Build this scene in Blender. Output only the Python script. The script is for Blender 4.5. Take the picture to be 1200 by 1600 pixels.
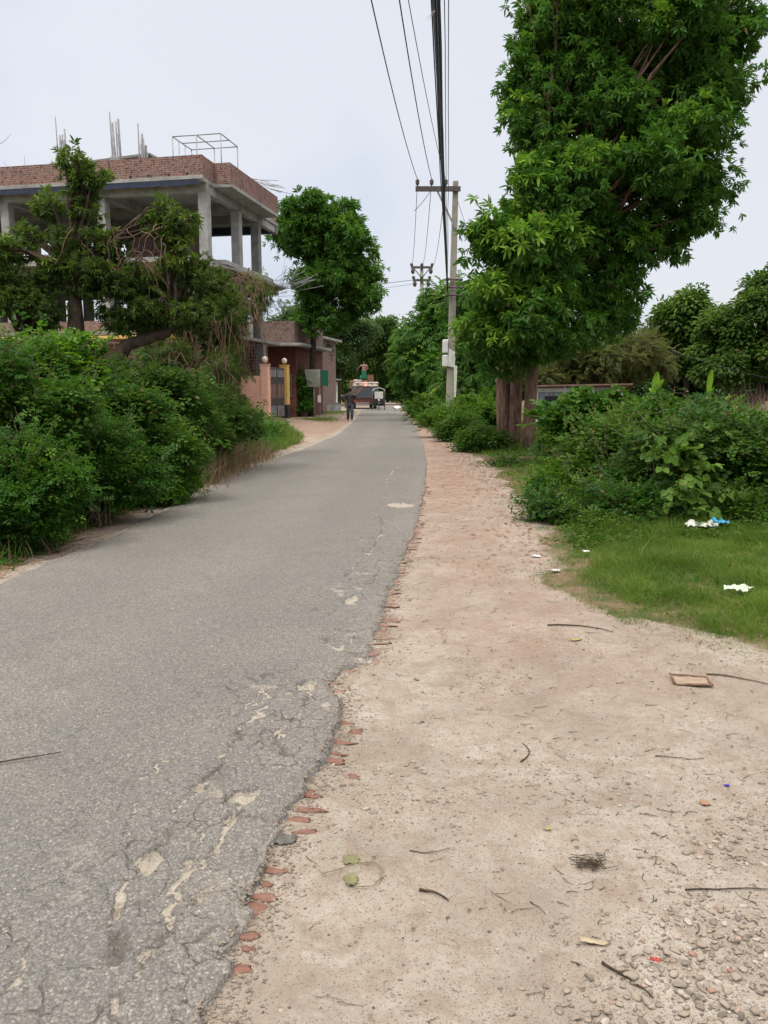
import bpy, math, random
import numpy as np
from mathutils import Vector, Matrix

for o in list(bpy.data.objects): bpy.data.objects.remove(o)
scene = bpy.context.scene
COL = scene.collection
R = math.radians
rng = np.random.default_rng(7)
random.seed(7)

# ------------------------------------------------------------------ camera, sky, sun, exposure
FPX = 1230.0; PITCH = math.atan(188/1230); CH = 1.55
cam_d = bpy.data.cameras.new('camera'); cam = bpy.data.objects.new('camera', cam_d); COL.objects.link(cam)
cam.location = (0, 0, CH); cam.rotation_euler = (math.pi/2 - PITCH, 0, 0)
cam_d.sensor_fit = 'VERTICAL'; cam_d.sensor_height = 36; cam_d.lens = FPX/1600*36
cam_d.clip_start = 0.05; cam_d.clip_end = 3000
scene.camera = cam
scene.render.resolution_x = 768; scene.render.resolution_y = 1024

SUN_EL, SUN_AZ = R(62), R(-140)      # high veiled sun, behind the camera to the left
world = bpy.data.worlds.new('World'); scene.world = world; world.use_nodes = True
nt = world.node_tree; nt.nodes.clear(); L = nt.links.new
out = nt.nodes.new('ShaderNodeOutputWorld'); bg = nt.nodes.new('ShaderNodeBackground'); L(bg.outputs[0], out.inputs[0])
bg.inputs['Strength'].default_value = 0.1
sky = nt.nodes.new('ShaderNodeTexSky'); sky.sky_type = 'NISHITA'; sky.sun_disc = False
sky.sun_elevation = SUN_EL; sky.sun_rotation = math.pi - SUN_AZ; sky.air_density = 1.0; sky.dust_density = 2.0
tc = nt.nodes.new('ShaderNodeTexCoord'); sp = nt.nodes.new('ShaderNodeSeparateXYZ'); L(tc.outputs['Generated'], sp.inputs[0])
mr = nt.nodes.new('ShaderNodeMapRange'); L(sp.outputs['Z'], mr.inputs[0])
mr.inputs[1].default_value = 0.42; mr.inputs[2].default_value = 1.0; mr.inputs[3].default_value = 1.0; mr.inputs[4].default_value = 4.6
ns = nt.nodes.new('ShaderNodeTexNoise'); ns.inputs['Scale'].default_value = 1.3; ns.inputs['Detail'].default_value = 5; L(tc.outputs['Generated'], ns.inputs[0])
cr = nt.nodes.new('ShaderNodeValToRGB'); L(ns.outputs['Fac'], cr.inputs[0])
cr.color_ramp.elements[0].position = 0.44; cr.color_ramp.elements[0].color = (0.655, 0.725, 0.885, 1)
cr.color_ramp.elements[1].position = 0.58; cr.color_ramp.elements[1].color = (0.865, 0.885, 0.945, 1)
vm = nt.nodes.new('ShaderNodeVectorMath'); vm.operation = 'SCALE'; wm = nt.nodes.new('ShaderNodeMix'); wm.data_type = 'RGBA'; wf = nt.nodes.new('ShaderNodeMapRange'); L(sp.outputs['Z'], wf.inputs[0])
wf.inputs[1].default_value = 0.4; wf.inputs[2].default_value = 0.75; L(wf.outputs[0], wm.inputs[0]); L(cr.outputs[0], wm.inputs[6]); wm.inputs[7].default_value = (0.86, 0.80, 0.72, 1)
L(wm.outputs[2], vm.inputs[0]); L(mr.outputs[0], vm.inputs['Scale'])
v10 = nt.nodes.new('ShaderNodeVectorMath'); v10.operation = 'SCALE'; v10.inputs['Scale'].default_value = 8.3; L(vm.outputs[0], v10.inputs[0])
mx = nt.nodes.new('ShaderNodeMix'); mx.data_type = 'RGBA'; mx.inputs[0].default_value = 0.86
L(sky.outputs[0], mx.inputs[6]); L(v10.outputs[0], mx.inputs[7]); L(mx.outputs[2], bg.inputs[0])

sd = bpy.data.lights.new('sun', 'SUN'); sd.energy = 1.5; sd.angle = R(11); sd.color = (1, 0.965, 0.90)
sun = bpy.data.objects.new('sun', sd); COL.objects.link(sun)
dirv = Vector((math.sin(SUN_AZ)*math.cos(SUN_EL), math.cos(SUN_AZ)*math.cos(SUN_EL), math.sin(SUN_EL)))
sun.rotation_euler = dirv.to_track_quat('Z', 'Y').to_euler()

vs = scene.view_settings; vs.view_transform = 'Standard'; vs.look = 'None'; vs.exposure = 0.24; vs.gamma = 1; vs.use_curve_mapping = False

# ------------------------------------------------------------------ helpers
_c, _s = math.cos(PITCH), math.sin(PITCH)
def W(px, py, Y):                       # photo pixel at ground distance Y -> world point
    u = (px-600)/FPX; v = (800-py)/FPX
    k = Y/(_c + v*_s); return Vector((u*k, Y, CH + (-_s + v*_c)*k))
def Gd(px, py, z=0.0):                  # photo pixel on the height z
    u = (px-600)/FPX; v = (800-py)/FPX
    k = (z-CH)/(-_s + v*_c); return Vector((u*k, (_c+v*_s)*k, z))
def ppm(Y): return FPX/Y

def tag(o, label=None, cat=None, group=None, kind=None):
    if label: o['label'] = label
    if cat: o['category'] = cat
    if group: o['group'] = group
    if kind: o['kind'] = kind
    return o
def empty(name, loc=(0,0,0), rz=0.0, **k):
    o = bpy.data.objects.new(name, None); COL.objects.link(o); o.location = loc; o.rotation_euler = (0,0,rz)
    o.empty_display_size = 0.2
    return tag(o, **k)

def _hash(ix, iy, seed):
    n = (ix.astype(np.int64)*374761393 + iy.astype(np.int64)*668265263 + seed*1442695041) & 0x7fffffff
    n = (n ^ (n >> 13)) * 1274126177 & 0x7fffffff
    return ((n ^ (n >> 16)) & 0xffff)/65535.0
def vnoise(x, y, seed=0):
    ix, iy = np.floor(x), np.floor(y); fx, fy = x-ix, y-iy
    fx = fx*fx*(3-2*fx); fy = fy*fy*(3-2*fy)
    a = _hash(ix,iy,seed); b = _hash(ix+1,iy,seed); c = _hash(ix,iy+1,seed); d = _hash(ix+1,iy+1,seed)
    return (a*(1-fx)+b*fx)*(1-fy) + (c*(1-fx)+d*fx)*fy
def fbm(x, y, oct=4, seed=0):
    t = 0; a = 0.5; s = 0
    for i in range(oct):
        t = t + a*vnoise(x*2**i+17.3*i, y*2**i-9.1*i, seed+i); s += a; a *= 0.5
    return t/s
def sstep(a, b, x):
    t = np.clip((x-a)/(b-a), 0, 1); return t*t*(3-2*t)

def raw_mesh(name, verts, quads, mat, parent=None, smooth=False, tris=None, attrs=None):
    """verts (N,3), quads (M,4) and/or tris (K,3) numpy arrays -> one linked object"""
    me = bpy.data.meshes.new(name)
    verts = np.asarray(verts, dtype=np.float32)
    loops = []; starts = []; n = 0
    if quads is not None and len(quads):
        q = np.asarray(quads, dtype=np.int32); loops.append(q.ravel()); starts.append(np.arange(len(q))*4 + n); n += q.size
    if tris is not None and len(tris):
        t = np.asarray(tris, dtype=np.int32); loops.append(t.ravel()); starts.append(np.arange(len(t))*3 + n); n += t.size
    loops = np.concatenate(loops); starts = np.concatenate(starts).astype(np.int32)
    me.vertices.add(len(verts)); me.vertices.foreach_set('co', verts.ravel())
    me.loops.add(len(loops)); me.loops.foreach_set('vertex_index', loops)
    me.polygons.add(len(starts)); me.polygons.foreach_set('loop_start', starts)
    if smooth: me.polygons.foreach_set('use_smooth', np.ones(len(starts), dtype=bool))
    me.update(calc_edges=True)
    if attrs:
        for k, a in attrs.items():
            a = np.asarray(a, dtype=np.float32)
            if a.ndim == 1:
                at = me.attributes.new(k, 'FLOAT', 'POINT'); at.data.foreach_set('value', a)
            else:
                at = me.attributes.new(k, 'FLOAT_COLOR', 'POINT'); at.data.foreach_set('color', a.ravel())
    me.materials.append(mat)
    o = bpy.data.objects.new(name, me); COL.objects.link(o)
    if parent: o.parent = parent
    return o

class MB:
    """collects simple shapes and links them as ONE mesh object"""
    def __init__(s): s.v = []; s.f = []; s.sm = []
    def add(s, vs, fs, smooth=False):
        n = len(s.v); s.v += [tuple(v) for v in vs]; s.f += [tuple(i+n for i in f) for f in fs]; s.sm += [smooth]*len(fs); return s
    def box(s, c, d, rz=0.0, M=None):
        hx, hy, hz = d[0]/2, d[1]/2, d[2]/2
        vs = [Vector((x*hx, y*hy, z*hz)) for z in (-1,1) for y in (-1,1) for x in (-1,1)]
        if M is None: M = Matrix.Rotation(rz, 3, 'Z')
        vs = [M @ v + Vector(c) for v in vs]
        return s.add(vs, [(0,2,3,1),(4,5,7,6),(0,1,5,4),(2,6,7,3),(0,4,6,2),(1,3,7,5)])
    def b2(s, x0, x1, y0, y1, z0, z1): return s.box(((x0+x1)/2,(y0+y1)/2,(z0+z1)/2),(abs(x1-x0),abs(y1-y0),abs(z1-z0)))
    def tube(s, pts, rad, n=8, cap=True, smooth=True):
        pts = [Vector(p) for p in pts]; m = len(pts)
        if not hasattr(rad, '__len__'): rad = [rad]*m
        base = len(s.v); up = Vector((0.31,0.17,0.93)); prev = None
        for i, p in enumerate(pts):
            t = (pts[min(i+1,m-1)]-pts[max(i-1,0)]).normalized()
            if prev is None:
                a = t.cross(up)
                if a.length < 0.05: a = t.cross(Vector((1,0,0)))
            else: a = prev - t*prev.dot(t)
            a.normalize(); b = t.cross(a); prev = a
            for k in range(n):
                th = 2*math.pi*k/n
                s.v.append(tuple(p + (a*math.cos(th)+b*math.sin(th))*rad[i]))
        for i in range(m-1):
            for k in range(n):
                k2 = (k+1)%n
                s.f.append((base+i*n+k, base+i*n+k2, base+(i+1)*n+k2, base+(i+1)*n+k)); s.sm.append(smooth)
        if cap:
            s.f.append(tuple(base+k for k in reversed(range(n)))); s.sm.append(False)
            s.f.append(tuple(base+(m-1)*n+k for k in range(n))); s.sm.append(False)
        return s
    def bar(s, a, b, r=0.02, n=6): return s.tube([a,b], r, n)
    def beam(s, a, b, w, h):
        a, b = Vector(a), Vector(b); t = (b-a); ln = t.length; t.normalize()
        up = Vector((0,0,1)) if abs(t.z) < 0.95 else Vector((1,0,0))
        x = t.cross(up).normalized(); z = x.cross(t)
        M = Matrix((x, t, z)).transposed()
        return s.box((a+b)/2, (w, ln, h), M=M)
    def ball(s, c, r, nu=14, nv=9, sc=(1,1,1), jit=0, seed=0):
        rr = random.Random(seed); base = len(s.v); c = Vector(c)
        s.v.append(tuple(c+Vector((0,0,-r*sc[2])))) 
        for j in range(1, nv):
            ph = -math.pi/2 + math.pi*j/nv
            for i in range(nu):
                th = 2*math.pi*i/nu; q = r*(1+jit*(rr.random()*2-1))
                s.v.append(tuple(c+Vector((q*sc[0]*math.cos(ph)*math.cos(th), q*sc[1]*math.cos(ph)*math.sin(th), q*sc[2]*math.sin(ph)))))
        s.v.append(tuple(c+Vector((0,0,r*sc[2])))); top = len(s.v)-1
        for i in range(nu):
            s.f.append((base, base+1+(i+1)%nu, base+1+i)); s.sm.append(True)
            for j in range(nv-2):
                a = base+1+j*nu
                s.f.append((a+i, a+(i+1)%nu, a+nu+(i+1)%nu, a+nu+i)); s.sm.append(True)
            a = base+1+(nv-2)*nu
            s.f.append((a+i, a+(i+1)%nu, top)); s.sm.append(True)
        return s
    def prism(s, poly, z0, z1):          # polygon in xy
        n = len(poly); vs = [(x,y,z0) for x,y in poly]+[(x,y,z1) for x,y in poly]
        fs = [tuple(reversed(range(n))), tuple(range(n,2*n))]+[(i,(i+1)%n,n+(i+1)%n,n+i) for i in range(n)]
        return s.add(vs, fs)
    def build(s, name, mat, parent=None, bevel=0):
        me = bpy.data.meshes.new(name); me.from_pydata(s.v, [], s.f); me.materials.append(mat)
        me.polygons.foreach_set('use_smooth', s.sm); me.update()
        o = bpy.data.objects.new(name, me); COL.objects.link(o)
        if parent: o.parent = parent
        if bevel:
            b = o.modifiers.new('bevel','BEVEL'); b.width = bevel; b.segments = 1; b.limit_method = 'ANGLE'
        return o

# ------------------------------------------------------------------ materials
def lin(r, g, b): return tuple((c/255/12.92 if c/255 <= 0.04045 else ((c/255+0.055)/1.055)**2.4) for c in (r,g,b)) + (1,)
class NT:
    def __init__(s, name):
        s.m = bpy.data.materials.new(name); s.m.use_nodes = True; s.t = s.m.node_tree; s.t.nodes.clear()
        s.o = s.t.nodes.new('ShaderNodeOutputMaterial'); s.b = s.t.nodes.new('ShaderNodeBsdfPrincipled')
        s.l(s.b.outputs[0], s.o.inputs[0]); s.obj = s.n('ShaderNodeTexCoord').outputs['Object']
        s.geo = s.n('ShaderNodeNewGeometry')
    def n(s, t, **k):
        x = s.t.nodes.new(t)
        for a, v in k.items(): setattr(x, a, v)
        return x
    def l(s, a, b): s.t.links.new(a, b)
    def noise(s, sc, det=4, rough=0.55, vec=None, dist=0.0):
        x = s.n('ShaderNodeTexNoise'); x.inputs['Scale'].default_value = sc; x.inputs['Detail'].default_value = det
        x.inputs['Roughness'].default_value = rough; x.inputs['Distortion'].default_value = dist
        s.l(vec if vec is not None else s.obj, x.inputs[0]); return x.outputs['Fac']
    def vor(s, sc, feat='F1', vec=None, rnd=1.0):
        x = s.n('ShaderNodeTexVoronoi', feature=feat); x.inputs['Scale'].default_value = sc; x.inputs['Randomness'].default_value = rnd
        s.l(vec if vec is not None else s.obj, x.inputs[0]); return x
    def ramp(s, fac, *els):
        x = s.n('ShaderNodeValToRGB'); s.l(fac, x.inputs[0]); e = x.color_ramp.elements
        while len(e) < len(els): e.new(0.5)
        for q, (p, c) in zip(e, els):
            q.position = p; q.color = c if hasattr(c,'__len__') else (c,c,c,1)
        return x.outputs[0]
    def math(s, op, a, b=0.5, clamp=False):
        x = s.n('ShaderNodeMath', operation=op, use_clamp=clamp)
        for i, q in enumerate((a,b)):
            if isinstance(q, (int,float)): x.inputs[i].default_value = q
            else: s.l(q, x.inputs[i])
        return x.outputs[0]
    def mix(s, f, a, b, mode='MIX'):
        x = s.n('ShaderNodeMix', data_type='RGBA', blend_type=mode)
        for i, q in ((0,f),(6,a),(7,b)):
            if isinstance(q, (int,float)): x.inputs[i].default_value = q if i == 0 else (q,q,q,1)
            elif isinstance(q, tuple): x.inputs[i].default_value = q
            else: s.l(q, x.inputs[i])
        return x.outputs[2]
    def attr(s, nm, what='Fac'):
        x = s.n('ShaderNodeAttribute', attribute_name=nm); return x.outputs[what]
    def bump(s, h, st=0.3, d=0.01, prev=None):
        x = s.n('ShaderNodeBump'); x.inputs['Strength'].default_value = st; x.inputs['Distance'].default_value = d
        s.l(h, x.inputs['Height'])
        if prev is not None: s.l(prev, x.inputs['Normal'])
        s.l(x.outputs[0], s.b.inputs['Normal']); return x.outputs[0]
    def col(s, c):
        if isinstance(c, tuple): s.b.inputs['Base Color'].default_value = c
        else: s.l(c, s.b.inputs['Base Color'])
    def rough(s, r, spec=0.3):
        if isinstance(r,(int,float)): s.b.inputs['Roughness'].default_value = r
        else: s.l(r, s.b.inputs['Roughness'])
        s.b.inputs['Specular IOR Level'].default_value = spec
def simple(name, c, rough=0.7, var=0.25, sc=6, bump=0.15, metal=0.0, dirt=None, spec=0.3):
    m = NT(name); n1 = m.noise(sc, 5); dark = tuple(x*(1-var) for x in c[:3])+(1,); lite = tuple(min(1,x*(1+var)) for x in c[:3])+(1,)
    col = m.ramp(n1, (0.3,dark),(0.7,lite))
    if dirt:
        n2 = m.noise(sc*0.35, 6, 0.7); col = m.mix(m.ramp(n2,(0.5,0.0),(0.72,0.75)), col, dirt)
    m.col(col); m.rough(rough, spec); m.b.inputs['Metallic'].default_value = metal
    if bump: m.bump(m.noise(sc*9,4), bump, 0.01)
    return m.m
def leafmat(name, dark, lite, young, dead=(0.16,0.105,0.05), rough=0.5, trans=0.36):
    """leafcol: R = random per leaf, G = share of young pale leaves, B = dry"""
    m = NT(name); a = m.n('ShaderNodeAttribute', attribute_name='leafcol'); s3 = m.n('ShaderNodeSeparateColor'); m.l(a.outputs['Color'], s3.inputs[0])
    c = m.mix(s3.outputs[0], dark+(1,), lite+(1,)); c = m.mix(s3.outputs[1], c, young+(1,)); c = m.mix(s3.outputs[2], c, dead+(1,))
    m.col(c); m.rough(max(rough,0.5), 0.17)
    tr = m.n('ShaderNodeBsdfTranslucent'); c2 = m.mix(0.5, c, (lite[0]*1.5, lite[1]*1.6, lite[2]*0.8, 1)); m.l(c2, tr.inputs[0])
    ms = m.n('ShaderNodeMixShader'); ms.inputs[0].default_value = trans; m.l(m.b.outputs[0], ms.inputs[1]); m.l(tr.outputs[0], ms.inputs[2])
    m.l(ms.outputs[0], m.o.inputs[0]); return m.m

M = {}
M['leaf_big'] = leafmat('leaf_big', (0.036,0.100,0.020), (0.098,0.220,0.034), (0.26,0.43,0.045))
M['leaf_mango'] = leafmat('leaf_mango', (0.034,0.068,0.016), (0.090,0.150,0.030), (0.20,0.30,0.035), rough=0.38)
M['leaf_shrub'] = leafmat('leaf_shrub', (0.022,0.074,0.012), (0.064,0.165,0.018), (0.16,0.31,0.024))
M['leaf_lime'] = leafmat('leaf_lime', (0.044,0.120,0.010), (0.115,0.250,0.018), (0.23,0.40,0.030))
M['leaf_vine'] = leafmat('leaf_vine', (0.034,0.084,0.014), (0.095,0.185,0.026), (0.19,0.31,0.045), rough=0.5)
M['leaf_olive'] = leafmat('leaf_olive', (0.070,0.085,0.028), (0.120,0.135,0.045), (0.19,0.21,0.07))
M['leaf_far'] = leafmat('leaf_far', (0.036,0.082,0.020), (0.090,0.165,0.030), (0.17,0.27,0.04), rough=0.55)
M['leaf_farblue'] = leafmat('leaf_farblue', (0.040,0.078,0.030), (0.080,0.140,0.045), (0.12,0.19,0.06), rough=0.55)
M['grass'] = leafmat('grass', (0.055,0.115,0.016), (0.140,0.235,0.032), (0.24,0.32,0.06), dead=(0.36,0.27,0.14), rough=0.5)
M['dry'] = leafmat('dry', (0.15,0.11,0.065), (0.30,0.22,0.13), (0.36,0.28,0.18), rough=0.8, trans=0.1)
M['reddry'] = leafmat('reddry', (0.19,0.12,0.10), (0.30,0.20,0.17), (0.34,0.24,0.2), rough=0.8, trans=0.1)
def bark(name, a, b, sc=5):
    m = NT(name); mp = m.n('ShaderNodeMapping'); mp.inputs['Scale'].default_value = (1,1,0.22); m.l(m.obj, mp.inputs[0])
    n1 = m.noise(sc*3, 6, 0.65, mp.outputs[0]); m.col(m.ramp(n1,(0.3,a+(1,)),(0.72,b+(1,)))); m.rough(0.9,0.1); m.bump(n1, 0.9, 0.04); return m.m
M['bark'] = bark('bark', (0.075,0.045,0.033), (0.32,0.20,0.15))
M['bark_dark'] = bark('bark_dark', (0.035,0.027,0.020), (0.12,0.09,0.065))
M['leaf_deep'] = leafmat('leaf_deep', (0.018,0.055,0.014), (0.045,0.115,0.022), (0.11,0.22,0.03))
M['twig'] = bark('twig', (0.12,0.085,0.055), (0.30,0.23,0.16), 12)
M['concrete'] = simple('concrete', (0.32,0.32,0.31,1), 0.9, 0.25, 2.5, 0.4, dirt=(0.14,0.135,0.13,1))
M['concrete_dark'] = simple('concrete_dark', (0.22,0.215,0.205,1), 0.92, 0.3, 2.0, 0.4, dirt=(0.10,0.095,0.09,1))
M['pole'] = simple('pole', (0.31,0.285,0.24,1), 0.9, 0.2, 3, 0.4, dirt=(0.2,0.18,0.15,1))
M['steel'] = simple('steel', (0.30,0.31,0.33,1), 0.5, 0.2, 8, 0.1, metal=0.3)
M['rebar'] = simple('rebar', (0.28,0.28,0.29,1), 0.75, 0.3, 8, 0.1)
M['iron'] = simple('iron', (0.10,0.085,0.08,1), 0.7, 0.3, 8, 0.2)
M['cable'] = simple('cable', (0.022,0.023,0.035,1), 0.6, 0.2, 8, 0)
M['cable_grey'] = simple('cable_grey', (0.14,0.15,0.17,1), 0.6, 0.2, 8, 0)
M['tarp'] = simple('tarp', (0.03,0.038,0.07,1), 0.55, 0.3, 5, 0.3)
M['maroon'] = simple('maroon', (0.12,0.038,0.032,1), 0.8, 0.2, 3, 0.2, dirt=(0.10,0.05,0.045,1))
M['pink'] = simple('pink', (0.78,0.45,0.34,1), 0.8, 0.08, 2.5, 0.15, dirt=(0.42,0.28,0.22,1))
M['yellow'] = simple('yellow', (0.66,0.42,0.13,1), 0.7, 0.08, 3, 0.15)
M['black'] = simple('black', (0.03,0.03,0.033,1), 0.6, 0.3, 5, 0.1)
M['white'] = simple('white', (0.66,0.66,0.65,1), 0.6, 0.12, 5, 0.1, dirt=(0.45,0.42,0.38,1))
M['globe'] = simple('globe', (0.80,0.66,0.58,1), 0.35, 0.05, 5, 0, spec=0.5)
M['green'] = simple('green', (0.012,0.12,0.065,1), 0.5, 0.2, 5, 0.1)
M['blue_slat'] = simple('blue_slat', (0.085,0.11,0.14,1), 0.6, 0.25, 6, 0.2, dirt=(0.2,0.15,0.12,1))
M['red_paint'] = simple('red_paint', (0.12,0.035,0.028,1), 0.6, 0.3, 6, 0.2, dirt=(0.14,0.09,0.07,1))
M['wood'] = simple('wood', (0.19,0.105,0.065,1), 0.8, 0.3, 6, 0.3)
M['rubber'] = simple('rubber', (0.03,0.03,0.03,1), 0.85, 0.2, 6, 0.2)
M['skin'] = simple('skin', (0.20,0.10,0.06,1), 0.5, 0.1, 9, 0)
M['hair'] = simple('hair', (0.012,0.011,0.010,1), 0.6, 0.2, 30, 0.2)
M['sack'] = simple('sack', (0.34,0.315,0.285,1), 0.8, 0.12, 5, 0.3, dirt=(0.5,0.25,0.2,1))
M['tin'] = simple('tin', (0.34,0.36,0.39,1), 0.5, 0.3, 3, 0.2, metal=0.2, dirt=(0.20,0.11,0.08,1))
M['rust'] = simple('rust', (0.24,0.14,0.12,1), 0.8, 0.3, 4, 0.3)
M['glass'] = simple('glass', (0.08,0.10,0.12,1), 0.15, 0.2, 2, 0, spec=0.6)
def brickmat(name, c1, c2, mortar, scale=1.0):
    m = NT(name); g = m.geo.outputs['Normal']; sx = m.n('ShaderNodeSeparateXYZ'); m.l(m.obj, sx.inputs[0])
    tcn = m.n('ShaderNodeTexCoord'); sn = m.n('ShaderNodeSeparateXYZ'); m.l(tcn.outputs['Normal'], sn.inputs[0])
    ax = m.math('ABSOLUTE', sn.outputs[0]); f = m.math('GREATER_THAN', ax, 0.7)
    u = m.n('ShaderNodeMix', data_type='FLOAT'); m.l(f,u.inputs[0]); m.l(sx.outputs[0],u.inputs[2]); m.l(sx.outputs[1],u.inputs[3])
    cb = m.n('ShaderNodeCombineXYZ'); m.l(u.outputs[0],cb.inputs[0]); m.l(sx.outputs[2],cb.inputs[1])
    wob = m.n('ShaderNodeTexNoise'); wob.inputs['Scale'].default_value = 2.5; m.l(cb.outputs[0], wob.inputs[0])
    va = m.n('ShaderNodeVectorMath', operation='MULTIPLY_ADD'); m.l(wob.outputs['Color'], va.inputs[0]); va.inputs[1].default_value=(0.03,0.03,0); m.l(cb.outputs[0], va.inputs[2])
    b = m.n('ShaderNodeTexBrick'); m.l(va.outputs[0], b.inputs[0]); b.inputs['Scale'].default_value = scale
    b.inputs['Brick Width'].default_value = 0.25; b.inputs['Row Height'].default_value = 0.085; b.inputs['Mortar Size'].default_value = 0.012; b.inputs['Bias'].default_value=0
    b.inputs['Color1'].default_value = c1+(1,); b.inputs['Color2'].default_value = c2+(1,); b.inputs['Mortar'].default_value = mortar+(1,)
    n1 = m.noise(11, 5, 0.75); n2 = m.noise(1.7, 5, 0.7)
    c = m.mix(m.ramp(n1,(0.46,0.0),(0.60,0.85)), b.outputs[0], mortar+(1,)); c = m.mix(m.ramp(n2,(0.5,0.0),(0.75,0.5)), c, (0.12,0.09,0.08,1)); n7=m.noise(7,3); c = m.mix(m.ramp(n7,(0.36,0.7),(0.46,0.0)), c, (0.09,0.04,0.035,1))
    m.col(c); m.rough(0.92,0.1); nb = m.bump(b.outputs['Fac'], -0.9, 0.02); m.bump(n1,0.4,0.02,nb); return m.m
M['brick'] = brickmat('brick', (0.29,0.095,0.07), (0.14,0.055,0.045), (0.30,0.25,0.225))
M['brick_old'] = brickmat('brick_old', (0.24,0.13,0.105), (0.17,0.10,0.085), (0.26,0.22,0.2))
M['tilewall'] = brickmat('tilewall', (0.26,0.11,0.085), (0.22,0.09,0.07), (0.36,0.27,0.24), 0.42)
# ------------------------------------------------------------------ ground and road
_yr = np.array([-6,1.74,1.91,2.15,2.48,2.64,2.97,3.25,3.53,3.8,4.05,4.25,4.36,4.67,5.54,7.04,9.14,12.1,17.0,23.3,36.6,51.1,60,70])
_xr = np.array([-.9,-.46,-.44,-.42,-.37,-.385,-.31,-.25,-.21,-.245,-.285,-.25,-.09,-.06,0,.15,.38,.62,.92,1.17,1.42,1.45,1.4,1.35])
_yl = np.array([-6,1.7,6.27,7.9,11.4,17,21.2,28.5,38.8,51,62,70])
_xl = np.array([-3.9,-3.35,-3.14,-2.98,-2.87,-2.72,-2.24,-1.75,-1.63,-1.73,-1.95,-2.0])
def xr(y): return np.interp(y,_yr,_xr)
def xl(y): return np.interp(y,_yl,_xl)
_yv = np.array([-6,2.0,3.0,3.8,4.3,4.6,5.2,6.5,8.7,11,14,18,22,25,35,50,70])
_xv = np.array([12,11,8,4.6,2.9,2.3,1.62,1.45,1.8,1.95,2.1,2.25,2.15,1.9,1.75,1.75,1.6])
_yw = np.array([-6,6,12,20,25,28,35,45,60,80])
_xw = np.array([-4.2,-3.38,-3.2,-2.88,-2.5,-2.9,-4.2,-5.5,-5.5,-4.5])
def xv(y): return np.interp(y,_yv,_xv) + 0.25*(fbm(y*1.1,y*0+3.3,3,5)-0.5)*np.minimum(1,np.abs(y)/5)
def xw(y): return np.interp(y,_yw,_xw) + 0.25*(fbm(y*0.9,y*0+7.3,3,6)-0.5)
def gz(x, y):
    x = np.asarray(x,float); y = np.asarray(y,float)
    n = (fbm(x*1.3,y*1.3,3,11)-0.5)*0.045 + (fbm(x*5.5,y*4,3,12)-0.5)*0.026*sstep(30,10,y)
    inside = sstep(0,0.10,x-xl(y))*sstep(0,0.06,xr(y)-0.02-x)*(y<72)
    bankR = sstep(0,1.6,x-xv(y))*0.10 + sstep(3,14,x-xv(y))*0.1
    bankL = sstep(0,1.5,xw(y)-x)*0.10 + sstep(2,12,xw(y)-x)*0.15
    mound = 0.30*np.exp(-((x+5.2)/1.9)**2-((y-38.3)/3.2)**2)
    far = mound + sstep(150,600,np.hypot(x,y))*0.5
    return n + bankR + bankL - 0.06*inside + far - 0.004
def Gz(x,y): return float(gz(np.array([x]),np.array([y]))[0])

def spaced(a, b, d0, g): 
    v = [a]; d = d0
    while v[-1] < b: v.append(v[-1]+d); d *= g
    return v
xs = sorted([-t for t in spaced(4.6,900,0.06,1.09)] + list(np.arange(-4.56,4.2,0.035)) + spaced(4.22,900,0.06,1.09))
ys = sorted([-t for t in spaced(-1.2,500,0.1,1.15)] + spaced(1.25,9,0.035,1.0) + spaced(9.05,1600,0.05,1.014))
xs, ys = np.array(xs), np.array(ys); X, Y = np.meshgrid(xs, ys); Xf, Yf = X.ravel(), Y.ravel(); Z = gz(Xf,Yf)
nx, ny = len(xs), len(ys); idx = np.arange(nx*ny).reshape(ny,nx)
quads = np.stack([idx[:-1,:-1],idx[:-1,1:],idx[1:,1:],idx[1:,:-1]],-1).reshape(-1,4)
nzl = (fbm(Xf*1.6,Yf*1.6,4,21)-0.5)
vegR = sstep(-0.15,0.25,Xf-xv(Yf)+nzl*0.7); vegL = sstep(-0.12,0.2,xw(Yf)-Xf+nzl*0.5)
veg = np.maximum(vegR, vegL)
red = np.exp(-((Xf-xr(Yf)-0.5)/0.6)**2)*sstep(8,14,Yf)*0.6 + sstep(26,30,Yf)*sstep(0,0.4,xl(Yf)-Xf)*sstep(60,40,Yf)*(1-vegL)*0.9 \
    + np.exp(-((Xf-1.0)/0.8)**2)*sstep(3.2,4.2,Yf)*0.45*fbm(Xf*1.2,Yf*1.2,3,31)*1.6
grav = sstep(0.45,1.3,Xf-(Yf-1.9)*0.75)*sstep(3.3,2.2,Yf) 
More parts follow.
